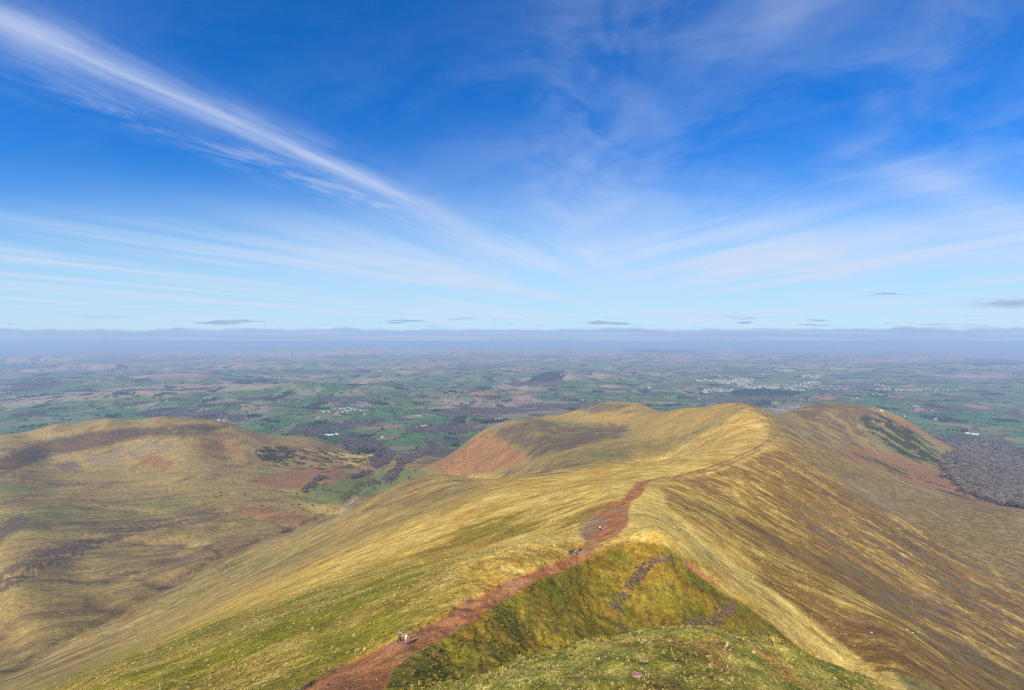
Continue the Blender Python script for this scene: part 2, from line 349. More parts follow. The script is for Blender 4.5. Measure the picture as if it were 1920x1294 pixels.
def area(s, feather=6, warp=6, dmin=0, dmax=1e9):
    """soft mask of a patch of ground whose outline was read off the photograph"""
    pts = P(s); xs = [p[0] for p in pts]; ys = [p[1] for p in pts]; g = feather+warp*2+2
    m = np.zeros(PX.shape, np.float32)
    sel = (PX > min(xs)-g) & (PX < max(xs)+g) & (PY > min(ys)-g) & (PY < max(ys)+g) & (Y > dmin) & (Y < dmax)
    if not sel.any(): return m
    x = PX[sel]+WX[sel]*warp*2; y = PY[sel]+WY[sel]*warp*1.3
    d = seg_dist(x, y, pts, True); d = np.where(inside(x, y, pts), d, -d)
    m[sel] = ss(-feather, feather, d); return m
def line(s, width, warp=2, dmin=0, dmax=1e9, soft=0.5):
    pts = P(s); xs = [p[0] for p in pts]; ys = [p[1] for p in pts]; g = width*2+warp*2+2
    m = np.zeros(PX.shape, np.float32)
    sel = (PX > min(xs)-g) & (PX < max(xs)+g) & (PY > min(ys)-g) & (PY < max(ys)+g) & (Y > dmin) & (Y < dmax)
    if not sel.any(): return m
    d = seg_dist(PX[sel]+WX[sel]*warp*2, PY[sel]+WY[sel]*warp, pts)
    m[sel] = ss(width*(1+soft), width*(1-soft), d); return m

# --- the moor and the far hills first
blend(mixc(KHAKI, DUN, ss(-.15, .5, sL2*0.6+nC*0.5+sL3*.4)), np.ones_like(GX))
blend(GREEN*1.05, 0.40*ss(0.1, 0.6, nC - sL3*0.5)); blend(HEATH*1.5, 0.75*ss(0.22, 0.55, sL3+nB*0.4)*ss(250, 600, Y))
# --- gold grass of the ridge
near = ss(1150, 700, Y + nC*150)
ridge = area('-200,1300 60,1272 330,1130 560,1012 700,955 820,893 900,893 960,905 1100,880 1200,872 1300,862 1420,840 1440,825 1500,840 1520,890 1400,930 1700,1300 0,1600', 14, 10, 0, 1500)
gold = mixc(GOLD, STRAW, ss(-.35, .35, sL1*0.7+sL2*0.7))
gold = mixc(gold, OCHRE, 0.8*ss(0.05, .55, nB*0.5-sL2*0.9)[..., ])
blend(gold, ridge)
blend(mixc(KHAKI*1.15, DUN, ss(-.1, .4, sL2)), area('-200,1350 0,1250 330,1110 560,1005 700,950 820,890 960,905 840,950 620,1040 430,1130 240,1230 150,1280', 16, 8, 150, 1400)*0.85)
blend(GREEN*1.1, 0.45*ss(-.1, .4, nC+sL2*0.5)*area('-100,1300 200,1180 420,1050 560,1000 640,1000 430,1110 100,1290', 16, 10, 200, 1300))
blend(mixc(GOLD, STRAW, ss(-.3, .4, sL2+sL1*.4)), area('900,905 1100,878 1250,850 1400,765 1440,790 1440,830 1330,880 1200,905 1000,920', 14, 8, 300, 1700)*0.9)
blend(BROWN*1.3, 0.7*ss(.08, .4, sL2+sL3*.3)*area('760,905 820,892 960,892 960,915 860,935 760,925', 8, 6, 500, 1300))
blend(HEATH*1.5, 0.7*ss(.02, .32, sL2+nB*.4)*area('930,890 1000,865 1060,862 1110,875 1060,895 960,900', 8, 8, 600, 1500))
# --- spur behind (bracken flank, heather bowl)
blend(KHAKI*1.1, area('800,892 850,830 930,795 1090,765 1130,752 1240,755 1380,752 1360,800 1150,850 960,880 860,896', 5, 3, 1150, 2300))
blend(GOLD*1.0, 0.6*ss(-.3, .4, sL3)*area('1000,785 1130,755 1380,752 1350,800 1200,830 1180,800', 6, 4, 1000, 2300))
blend(mixc(BRACKEN, BRACKEN*1.25, ss(-.4, .4, nB)), area('800,885 840,838 880,820 925,802 945,830 985,850 970,875 900,888 850,893', 8, 7, 1150, 2300)*0.9)
blend(mixc(HEATH*1.35, c_(.17, .15, .05), ss(-.05, .35, nB+nC*.4)), area('925,800 1000,785 1080,795 1180,800 1170,815 1120,830 1060,850 1000,862 965,840 935,822', 9, 9, 1150, 2300)*0.9)
blend(GREEN*1.15, 0.35*area('960,796 1080,786 1180,800 1090,812 1000,805', 5, 6, 1150, 2300)*ss(-.2, .4, nB))
blend(HEATH*1.6, 0.75*area('1085,768 1110,755 1180,757 1160,768 1110,775', 3, 3, 1500, 2300)); blend(HEATH*1.4, .6*ss(0, .4, nB)*area('1180,757 1260,760 1240,775 1160,775', 4, 4, 1500, 2300))
blend(SCREE*1.1, 0.8*area('930,793 940,795 933,808 925,808', 2, 2, 1150, 2300)); blend(SCREE*1.1, 0.8*area('1098,768 1108,764 1104,775 1096,775', 2, 1, 1500, 2300))
# --- second hill
blend(mixc(KHAKI*1.0, DUN*1.1, ss(-.2, .4, sR3+nB)), area('1465,770 1560,752 1640,762 1760,830 1930,940 1930,975 1700,900 1560,850 1480,830 1450,790', 5, 3, 900, 3000))
blend(mixc(HEATH*1.3, BROWN*1.2, ss(-.3, .3, nB)), 0.85*ss(-.25, .2, nB+nC*.5+.1)*area('1490,768 1560,752 1620,760 1670,790 1650,810 1620,822 1560,795 1500,785', 5, 6, 1300, 3000))
blend(HEATH*1.4, 0.75*ss(.0, .3, sR3+nB*.3)*area('1470,790 1560,800 1640,835 1760,890 1900,955 1860,965 1700,905 1560,855 1480,825', 6, 5, 800, 3000))
blend(c_(.20, .175, .065), area('1630,800 1660,795 1720,810 1790,850 1800,870 1770,885 1700,870 1640,835', 4, 4, 1200, 3000)*0.8)
blend(BRACKEN*1.1, area('1560,838 1620,840 1700,862 1760,880 1800,905 1880,950 1900,962 1860,962 1760,925 1660,885 1600,860', 6, 5, 800, 3000)*0.9)
blend(BRACKEN*1.15, area('1660,775 1720,795 1770,820 1790,845 1760,830 1700,800', 3, 3, 1200, 3000)*0.9)
gm = ss(-.10, .10, fbm(ex*0.2, ey, 34, 5, 90)+0.12)
blend(GORSE, gm*0.95*area('1612,782 1645,775 1705,800 1745,830 1775,858 1780,875 1720,866 1675,848 1640,818', 4, 5, 1200, 3000))
blend(GORSE*1.3, ss(-.02, .12, fbm(ex*0.2, ey, 36, 4, 91))*0.9*(line('1665,880 1740,905 1830,945 1900,985', 5, 3, 700, 2000)+line('1600,850 1650,868 1700,885', 4, 3, 700, 2500)))
# --- east face of the ridge
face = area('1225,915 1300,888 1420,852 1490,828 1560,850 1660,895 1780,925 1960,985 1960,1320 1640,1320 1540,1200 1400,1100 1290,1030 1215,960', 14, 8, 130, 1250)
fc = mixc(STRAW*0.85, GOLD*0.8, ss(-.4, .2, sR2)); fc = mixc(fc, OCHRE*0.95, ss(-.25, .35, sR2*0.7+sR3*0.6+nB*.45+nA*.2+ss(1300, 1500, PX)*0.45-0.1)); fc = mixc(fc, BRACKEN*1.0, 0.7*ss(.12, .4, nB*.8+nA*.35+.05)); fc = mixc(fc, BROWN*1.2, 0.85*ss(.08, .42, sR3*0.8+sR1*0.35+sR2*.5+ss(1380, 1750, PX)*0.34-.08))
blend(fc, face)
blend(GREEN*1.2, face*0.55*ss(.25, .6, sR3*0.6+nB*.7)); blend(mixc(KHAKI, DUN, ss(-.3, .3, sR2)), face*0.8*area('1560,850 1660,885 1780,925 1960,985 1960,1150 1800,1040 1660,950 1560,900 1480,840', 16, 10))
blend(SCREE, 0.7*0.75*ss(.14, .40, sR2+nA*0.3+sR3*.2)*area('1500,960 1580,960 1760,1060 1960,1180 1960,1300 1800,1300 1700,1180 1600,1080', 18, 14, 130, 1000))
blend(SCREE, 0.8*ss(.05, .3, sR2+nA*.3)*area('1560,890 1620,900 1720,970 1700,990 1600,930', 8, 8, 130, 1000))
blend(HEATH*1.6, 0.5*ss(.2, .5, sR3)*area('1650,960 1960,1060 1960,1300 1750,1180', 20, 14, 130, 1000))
blend(c_(.42, .26, .03), 0.7*ss(.0, .3, sR1+nA*.3)*(line('1475,918 1530,955 1600,995', 4, 2)+line('1460,1000 1520,1035', 2.5, 2)+line('1445,1105 1505,1140', 2.5, 2)+line('1700,970 1735,1000', 4, 3)))
for tr in ('1350,935 1375,975 1385,1010', '1500,935 1510,990 1515,1040', '1455,950 1470,985', '1690,1000 1680,1040 1660,1055', '1500,1030 1505,1060 1520,1100', '1590,950 1600,975 1570,1000', '1530,1000 1540,1030'):
    blend(STRAW*0.8, 0.3*line(tr, 1.2, 4, 130, 900)*ss(-.4, .2, nA))
# pale crest of the spur
spur = area('1190,915 1235,915 1262,960 1340,1028 1460,1112 1570,1200 1660,1280 1600,1280 1500,1195 1400,1118 1330,1062 1280,1040 1235,1018 1180,1010 1140,1020 1175,985 1180,945', 6, 4, 100, 330)
blend(mixc(STRAW*1.02, GOLD*1.1, ss(.0, .6, sR1+sR2*.4)), spur*0.95)
blend(OCHRE*1.1, 0.65*ss(.0, .3, sR1)*(line('1240,965 1330,1040 1450,1125 1570,1220', 3, 2, 100, 300)))
# --- olive turf low on the left of the path
turf = area('60,1300 250,1210 420,1160 560,1105 760,1050 900,1020 960,1030 930,1085 860,1122 740,1190 590,1272 560,1320', 26, 22, 30, 330)
blend(mixc(OLIVE, MOSS*1.2, ss(-.2, .5, nA*0.7+nB*.6)), turf*(0.45+0.55*ss(.25, -.25, sL2+nA*.5))*ss(980, 700, PX)*0.95)
blend(DUN*1.0, 0.45*ss(-.15, .35, nB+sL2*.5)*area('100,1050 330,1000 560,985 520,1010 330,1080 150,1180 20,1230 -60,1200', 20, 12, 300, 1500)); blend(OLIVE*1.05, 0.6*ss(-.1, .3, nB)*area('900,930 1100,960 1080,1010 960,1060 800,1060 780,1000', 20, 20, 60, 330)*ss(.1, -.3, sL2))
blend(OCHRE*1.1, ss(.1, .5, sL2-nB*.4)*0.6*turf)
# --- foreground knoll and the hollow
hol = area('660,1360 700,1300 725,1262 785,1213 870,1163 960,1113 1000,1090 1060,1064 1110,1047 1150,1023 1200,1014 1240,1022 1290,1058 1345,1104 1400,1136 1480,1200 1560,1255 1640,1330 1200,1400', 4, 3, 24, 128)
hc = mixc(c_(.20, .165, .020), c_(.25, .155, .020), ss(-.3, .4, nA*0.6+nB)); hc = mixc(hc, MOSS*0.9, 0.7*ss(.05, .5, fbm(X, Y, 14, 3, 95)))
hc = mixc(hc, BROWN*0.9, 0.75*ss(.18, .5, fbm(X, Y, 2.2, 3, 96)))
blend(hc, hol); blend(GOLD*0.9, hol*0.4*ss(.2, .55, fbm(X, Y, 1.3, 4, 97)))
for a in ('1180,1085 1200,1062 1225,1045 1240,1050 1222,1066 1200,1092 1185,1100', '1170,1110 1180,1098 1184,1120 1174,1128', '1145,1135 1162,1130 1162,1142 1150,1146', '1335,1150 1360,1128 1378,1132 1375,1155 1352,1160',
          '1285,1172 1310,1158 1345,1155 1360,1168 1340,1182 1300,1178', '1235,1042 1262,1046 1258,1054 1240,1052'):
    blend(c_(.12, .088, .058), 0.85*ss(-.35, .1, fbm(X, Y, 1.6, 3, 98)+.05)*area(a, 2, 3, 60, 128))
blend(EARTH*1.0, 0.8*area('1296,1190 1320,1186 1352,1188 1372,1190 1340,1198 1318,1201 1300,1196', 2, 2, 38, 128))
blend(EARTH*.9, .7*ss(-.3, .2, nA)*(line('992,1130 1010,1146 1035,1172 1050,1192', 3, 2, 40, 128)+.7*line('1060,1150 1085,1160 1110,1180', 3, 3, 40, 128)))
blend(EARTH*1.05, 0.9*area('1276,1047 1286,1050 1312,1068 1342,1092 1336,1094 1306,1078 1286,1060', 1.5, 1, 90, 180)); blend(EARTH, .8*line('1236,988 1252,999 1272,1013', 1.3, 1, 90, 300)); blend(EARTH, .7*line('1336,1092 1360,1110', 2, 1, 90, 180))
fgm = (Y < 36)*ss(38, 30, Y)
fg = mixc(c_(.255, .235, .034), c_(.42, .33, .075), ss(-.3, .4, fbm(X, Y, 1.3, 4, 99))); fg = mixc(fg, c_(.29, .145, .045), 0.75*ss(.0, .4, fbm(X, Y, 3.4, 4, 100)+.08)*ss(1040, 1180, PX)); fg = mixc(fg, MOSS*.8, .6*ss(.1, .5, fbm(X, Y, 2.3, 3, 101)))
blend(fg, fgm)
blend(GORSE*.8, .85*(line('893,1178 890,1200 896,1222', 1.6, 3, 40, 128)+line('900,1232 903,1252', 2.2, 3, 40, 128)+line('780,1255 786,1270', 2, 2, 40, 128)+line('875,1200 880,1212', 1, 2, 40, 128)+line('1205,1046 1190,1066 1182,1086', 1, 3, 40, 128)))
# --- the red path
pathm = area('560,1300 590,1272 650,1240 745,1196 800,1168 860,1130 940,1092 1000,1068 1060,1045 1088,1030 1102,1012 1092,1000 1112,985 1116,962 1138,951 1150,945 1165,935 1180,915 1195,905 1215,900 1222,902 1205,915 1196,930 1180,945 1177,985 1160,1000 1132,1015 1115,1030 1100,1045 1060,1065 1000,1090 960,1115 920,1135 880,1165 830,1195 790,1220 740,1250 715,1300 690,1360 520,1360', 2.5, 4.5, 24, 360)
pc = mixc(EARTH, EARTH*c_(.78, .68, .62), ss(-.3, .5, sL1)); pc = mixc(pc, c_(.36, .23, .13), 0.6*ss(.05, .5, nA+nB*.3))
pathgeo = pathm > 0.5
blend(pc, pathm)
blend(c_(.27, .195, .11), 0.7*area('1085,990 1100,972 1118,962 1130,975 1115,1000 1095,1010', 5, 6, 60, 300)); blend(EARTH*1.1, .6*line('560,1290 700,1235 790,1190 900,1130 990,1085 1080,1042', 3, 4, 44, 200))
blend(BROWN*1.6, .6*line('600,1290 690,1250 770,1212 850,1168 930,1122 1000,1082', 1.2, 4, 30, 200)*ss(-.3, .2, nA)); blend(GOLD*.8, .7*line('640,1272 720,1238 790,1205 860,1170', 1.6, 3, 44, 200)*ss(.0, .3, nA))
blend(BRACKEN*1.3, 0.85*line('1215,901 1240,897 1280,893', 1.8, 1.5, 200, 700)); blend(EARTH*.85, 0.85*line('1262,897 1300,888 1340,881 1365,871 1385,862 1412,850 1432,836', 1.5, 1.5, 250, 1200))
blend(OCHRE*.8, 0.8*line('1265,893 1320,880 1370,862 1415,842 1440,825 1447,808 1446,795 1436,780 1415,765 1395,756', 1.15, 1.2, 250, 1500)); blend(OCHRE*.9, .7*line('1452,800 1458,815 1440,830', 1.4, 1, 500, 1500))
blend(STRAW*1.0, .8*line('1290,896 1345,884 1400,862 1436,842', 2.2, 1.5, 250, 1200)*ss(-.3, .2, nA))
# --- hill on the left with heather, scree and bracken; moor below it
blend(mixc(KHAKI*1.02, DUN*1.05, ss(-.1, .6, nB+nC*.4)), area('-60,880 -60,815 120,798 250,787 400,789 500,818 600,828 640,850 500,850 430,880 200,890', 5, 3, 1200, 2700))
blend(mixc(HEATH*1.0, BROWN*1.0, ss(-.3, .4, nB)), 0.95*ss(-.5, -.1, nB*.8+sL3*.3+.12)*area('-60,900 -20,865 24,850 70,830 107,820 177,809 257,801 375,796 430,802 400,812 330,817 257,822 200,836 150,846 100,852 50,872 10,890', 5, 6, 1200, 2700))
blend(HEATH*1.6, 0.8*area('100,870 140,862 152,878 120,884', 3, 4, 1200, 2700)); blend(SCREE*.95, 0.6*ss(-.1, .3, fbm(X, Y, 34, 3, 110))*area('150,860 230,840 300,822 340,825 300,850 220,870 160,872', 6, 8, 1200, 2700)); blend(SCREE*1.1, .5*ss(.1, .4, nB)*area('190,795 260,800 350,800 400,812 300,806', 4, 6, 1200, 2700))
blend(BRACKEN*1.05, 0.8*area('250,860 290,850 330,868 310,882 270,872', 4, 5, 1200, 2700)); blend(BRACKEN, .6*area('350,830 430,818 470,850 420,860 360,848', 8, 6, 1200, 2700)); blend(BRACKEN*1.1, .8*line('455,812 500,826 540,838', 2.5, 2, 1200, 3000))
blend(BRACKEN*1.0, 0.85*area('470,908 500,892 560,878 620,878 650,890 640,905 580,915 520,918', 5, 6, 1000, 2700)); blend(BRACKEN*1.05, 0.75*area('440,960 450,948 520,950 560,965 600,975 560,985 500,975', 4, 5, 900, 2000))
blend(mixc(BRACKEN, KHAKI*1.2, ss(-.2, .3, nB)), 0.8*area('540,830 640,838 700,845 720,870 690,890 600,875 540,850', 5, 6, 1200, 3300))
blend(GREEN*1.0, 0.75*area('630,905 720,890 760,905 700,930 640,930 590,915', 4, 4, 1000, 2700)); blend(GREEN, .7*area('545,935 600,915 640,930 650,945 600,945', 4, 4, 1000, 2700)); blend(GREEN*1.1, .8*area('700,885 760,880 830,890 780,905 730,905', 4, 4, 1000, 3000)); blend(STRAW*.75, .75*area('560,945 620,948 660,955 640,965 600,965', 4, 4, 900, 2000)); blend(STRAW*.9, .85*(area('640,865 690,860 700,866 660,876', 2, 3, 1500, 3300)+area('610,848 700,845 712,856 640,858', 2, 3, 1500, 3300)))
blend(GORSE*1.2, 0.9*ss(-.3, .0, fbm(X, Y, 40, 3, 120)+.1)*area('478,848 500,838 540,837 556,845 552,860 520,866 490,862', 3, 3, 1200, 2700)); blend(BRACKEN, .7*area('515,848 535,848 535,855 520,856', 1.5, 2, 1200, 2700))
blend(GORSE*1.4, 0.8*ss(.08, .22, fbm(X*.5, Y, 36, 3, 121))*area('500,870 560,838 700,850 690,870 600,885', 6, 8, 1200, 3300))
blend(HEATH*1.25, 0.88*ss(-.22, .02, sL2*.8+nA*.5)*area('-50,1110 24,1055 107,1022 177,996 236,984 330,972 440,962 350,985 250,1005 150,1045 60,1085 -40,1150', 8, 8, 300, 1600)); blend(HEATH*1.2, .8*area('-40,1010 0,985 40,965 60,975 40,990 0,1020', 5, 5, 600, 1500)); blend(HEATH*1.7, .55*ss(-.1, .3, sL2)*area('100,1060 420,1000 540,985 420,1040 250,1090 100,1130', 14, 10, 300, 1400)); blend(BROWN*1.2, .6*area('180,1150 260,1110 300,1115 250,1140 200,1165', 8, 6, 300, 1200)); blend(BROWN*1.25, .6*area('400,1015 440,1005 500,1005 460,1035 420,1045', 6, 5, 600, 1400))
blend(c_(.34, .19, .04), .8*(line('150,1200 180,1188', 3, 2, 200, 900)+line('385,1105 415,1092', 2.5, 1, 200, 900)))
blend(c_(.05, .045, .028), 0.85*line('20,1252 70,1225 150,1180 220,1140 300,1105 330,1088 390,1055 440,1030 540,995 600,965', 1.0, 4, 300, 1500)*ss(-.5, .1, nA+nB)); blend(c_(.30, .29, .30), .8*line('640,962 655,945 668,932', 1.2, 1, 900, 2200))
for tr in ('250,930 330,915 400,905', '60,930 200,940 330,935 430,928', '300,985 330,960 360,950', '405,1045 410,1010 395,1000'): blend(GORSE*2.2, .5*line(tr, 1, 2, 600, 2000))

# --- the vale: a patchwork of fields
FS = 205.0
fr, fq = rot(X, Y, 17)
wv = ss(2000, 3000, Y)
qx = fr + wv*fbm(X, Y, 520, 3, 130)*210; qy = fq + wv*fbm(X, Y, 500, 3, 131)*190
def cells(qx, qy):
    a = qx/(FS*1.35); b = qy/FS
    ia = np.floor(a).astype(np.int64); ib = np.floor(b).astype(np.int64)
    f1 = np.full(a.shape, 9.); f2 = np.full(a.shape, 9.); idn = np.zeros(a.shape, np.int64)
    for i in (-1, 0, 1):
        for j in (-1, 0, 1):
            ka = ia+i; kb = ib+j; h = (ka*73856093 ^ kb*19349663) & 0xffffff
            jx = ((h*1103515245+12345 >> 8) & 1023)/1023.; jy = ((h*22695477+1 >> 9) & 1023)/1023.
            d = np.abs(ka+.5+(jx-.5)*.85-a)**1.6 + np.abs(kb+.5+(jy-.5)*.85-b)**1.6; d = d**(1/1.6)
            c = d < f1; f2 = np.where(c, f1, np.minimum(f2, d)); f1 = np.where(c, d, f1); idn = np.where(c, h, idn)
    return f1, f2, idn
vm = ss(2380, 2560, Y + nB*60 + 260*ss(1500, 1720, PX)*ss(860, 790, PY)*0)
sel = vm > 0
f1, f2, idn = cells(qx[sel], qy[sel])
FP = np.array([(.050, .135, .028), (.065, .155, .030), (.085, .165, .036), (.110, .165, .045), (.150, .175, .060), (.060, .140, .035), (.090, .150, .045), (.200, .185, .085), (.27, .225, .115), (.13, .155, .06), (.075, .16, .03), (.34, .155, .10)], np.float32)
hsh = (idn*2654435761 >> 7) & 1023
pick = np.searchsorted(np.array([.13, .28, .40, .52, .62, .70, .77, .86, .90, .945, .982])*1023, hsh)
fcol = FP[np.minimum(pick, 11)]*(0.9+0.2*((idn & 255)/255.))[:, None].astype(np.float32)
rough = ss(.12, .5, fbm(X[sel], Y[sel], 2600, 4, 140)+0.30*ss(15000, 24000, Y[sel])+0.25*(GZ[sel]/90-.4)*ss(5000, 7000, Y[sel]))
moorc = np.where((fbm(X[sel], Y[sel], 420, 4, 141) > 0)[:, None], c_(.34, .27, .16), c_(.28, .19, .125))
far_ = ss(6500, 13000, Y[sel])[:, None].astype(np.float32)*.6; band_ = fbm(X[sel]*.5, Y[sel], 900, 4, 142)[:, None]; avg = np.where(band_ > .16, c_(.34, .28, .17), np.where(band_ < -.2, c_(.080, .10, .075), c_(.14, .19, .09))).astype(np.float32); fcol = fcol*(1-far_)+avg*far_
fcol = fcol*(1-rough[:, None]) + moorc*rough[:, None]
hedge = ss(.055, .028, (f2-f1))*ss(11000, 6000, Y[sel])*(1-rough*.7)*ss(30000, 12000, Y[sel])
fcol = fcol*(1-0.75*hedge[:, None]) + c_(.055, .055, .045)*0.75*hedge[:, None]
m = vm[sel][:, None].astype(np.float32); fcol = fcol*c_(1.0, .90, 1.05); col[sel] = col[sel]*(1-m) + fcol.astype(np.float32)*m
# side runnels of the moor
for s_ in ('330,1088 270,1072 180,1078 80,1090 -60,1100', '240,1135 170,1122 90,1135 0,1145', '430,1033 400,1010 330,1003 220,1008 100,1018', '560,990 500,962 400,955 280,960 150,955'): blend(BROWN*.9, .45*line(s_, 2.2, 5, 400, 1700)*ss(-.3, .2, nB))
# brown commons, ploughland and woods that stand out in the photograph
V_ = dict(dmin=2450)
TAN = c_(.30, .225, .125)
for s_, cc, k in (('22,742 150,735 300,722 460,716 560,722 480,730 330,738 200,748 60,758 0,765 0,745', TAN, .8), ('640,716 690,706 735,708 720,716 660,722', TAN, .85), ('20,672 150,667 170,672 60,680 0,680', TAN*1.4, .9), ('300,662 700,655 900,656 760,664 500,668', TAN*1.4, .75), ('660,688 800,678 880,684 760,690', TAN, .6),
                  ('1165,695 1200,690 1230,695 1210,700 1170,700', c_(.24, .14, .10), .8), ('20,757 110,745 120,752 40,762 10,772', TAN*1.05, .7)):
    blend(cc, k*area(s_, 2, 3, **V_))
RED = c_(.38, .15, .10)
for s_ in ('855,732 900,731 935,740 930,744 890,741 862,737', '955,737 985,736 990,738 965,740', '957,756 982,755 980,758 960,758', '670,803 715,799 745,796 744,800 700,805 672,806', '1005,763 1028,763 1020,767 1008,766', '1155,711 1172,709 1172,712 1158,713', '1318,694 1350,691 1357,694 1335,696', '1540,745 1570,746 1566,750 1530,749',
           '1665,743 1700,743 1690,747 1668,746', '1795,758 1830,758 1860,766 1855,769 1820,764', '480,765 500,760 512,765 500,768', '300,694 320,692 318,695', '1050,736 1090,737 1060,740', '1606,680 1640,676 1680,680 1650,683', '1690,723 1715,720 1712,725', '1520,745 1560,742 1560,746', '840,716 870,712 868,716', '1225,713 1248,712 1246,714'):
    blend(RED, .85*area(s_, .8, .6, **V_))
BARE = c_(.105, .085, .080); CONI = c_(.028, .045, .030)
WOODS = [('B', '640,815 700,822 720,838 700,848 660,842 640,830'), ('B', '805,775 850,770 910,766 990,758 1085,758 1120,755 1100,764 1000,772 900,782 840,786'), ('B', '755,798 800,795 840,806 830,812 760,812'), ('B', '560,795 640,795 700,787 720,790 690,800 620,812 540,815'),
         ('B', '250,778 300,765 380,768 470,780 440,786 320,788'), ('B', '22,775 80,770 90,778 22,784'), ('B', '600,745 680,745 720,752 660,756 600,752'), ('B', '870,790 930,780 940,784 890,798'), ('B', '800,828 870,815 880,822 830,842 800,838'),
         ('B', '960,718 1050,712 1075,722 1020,726 960,724'), ('B', '1290,745 1400,740 1480,742 1500,752 1420,756 1300,756'), ('B', '1500,730 1640,718 1650,728 1560,735'), ('B', '1870,775 1910,770 1920,785'), ('B', '1700,820 1800,815 1900,830 1900,838 1800,832'),
         ('B', '30,718 100,710 120,722 60,732 22,735'), ('B', '440,745 560,748 560,752 450,752'), ('B', '1080,752 1130,756 1130,762 1085,764'), ('B', '980,758 1010,756 1060,758 1000,763'), ('B', '640,790 760,782 762,787 650,796'),
         ('C', '985,714 1010,704 1030,698 1060,698 1055,712 1020,718'), ('C', '1370,738 1400,730 1430,730 1500,738 1480,744 1390,744'), ('C', '1395,758 1440,752 1450,758 1420,764'), ('C', '210,738 250,735 252,740 215,743'), ('C', '288,739 330,739 330,742 290,742'), ('C', '575,795 612,790 620,798 580,801'), ('C', '700,788 706,787 700,793'),
         ('C', '1175,653 1290,656 1320,660 1240,662 1160,658'), ('C', '1800,680 1900,674 1920,684 1830,686'), ('C', '980,670 1040,666 1060,669 1010,672'), ('C', '440,714 480,711 520,712 500,717 450,718'), ('C', '462,780 485,778 488,783 465,784'), ('C', '690,870 716,842 724,850 706,870'), ('C', '100,668 115,667 118,670 102,671')]
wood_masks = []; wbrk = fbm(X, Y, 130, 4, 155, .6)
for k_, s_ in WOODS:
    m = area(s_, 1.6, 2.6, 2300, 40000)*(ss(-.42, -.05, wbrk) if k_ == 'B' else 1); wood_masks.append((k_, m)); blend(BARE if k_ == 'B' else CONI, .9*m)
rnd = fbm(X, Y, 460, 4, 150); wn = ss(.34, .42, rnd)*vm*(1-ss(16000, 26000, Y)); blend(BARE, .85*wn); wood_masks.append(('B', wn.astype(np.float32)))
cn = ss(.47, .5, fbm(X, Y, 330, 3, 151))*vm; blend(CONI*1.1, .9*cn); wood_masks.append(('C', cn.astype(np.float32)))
# big wood in the valley on the east
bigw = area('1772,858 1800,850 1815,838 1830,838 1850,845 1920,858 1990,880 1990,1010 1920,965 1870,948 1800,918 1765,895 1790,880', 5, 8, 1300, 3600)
blend(WOODF, .95*bigw)  # floor darkened: the shadow between the crowns is put into the ground colour
blend(TAN*.8, .5*area('1740,800 1840,812 1900,822 1900,812 1800,800', 3, 3, 2400, 6000))

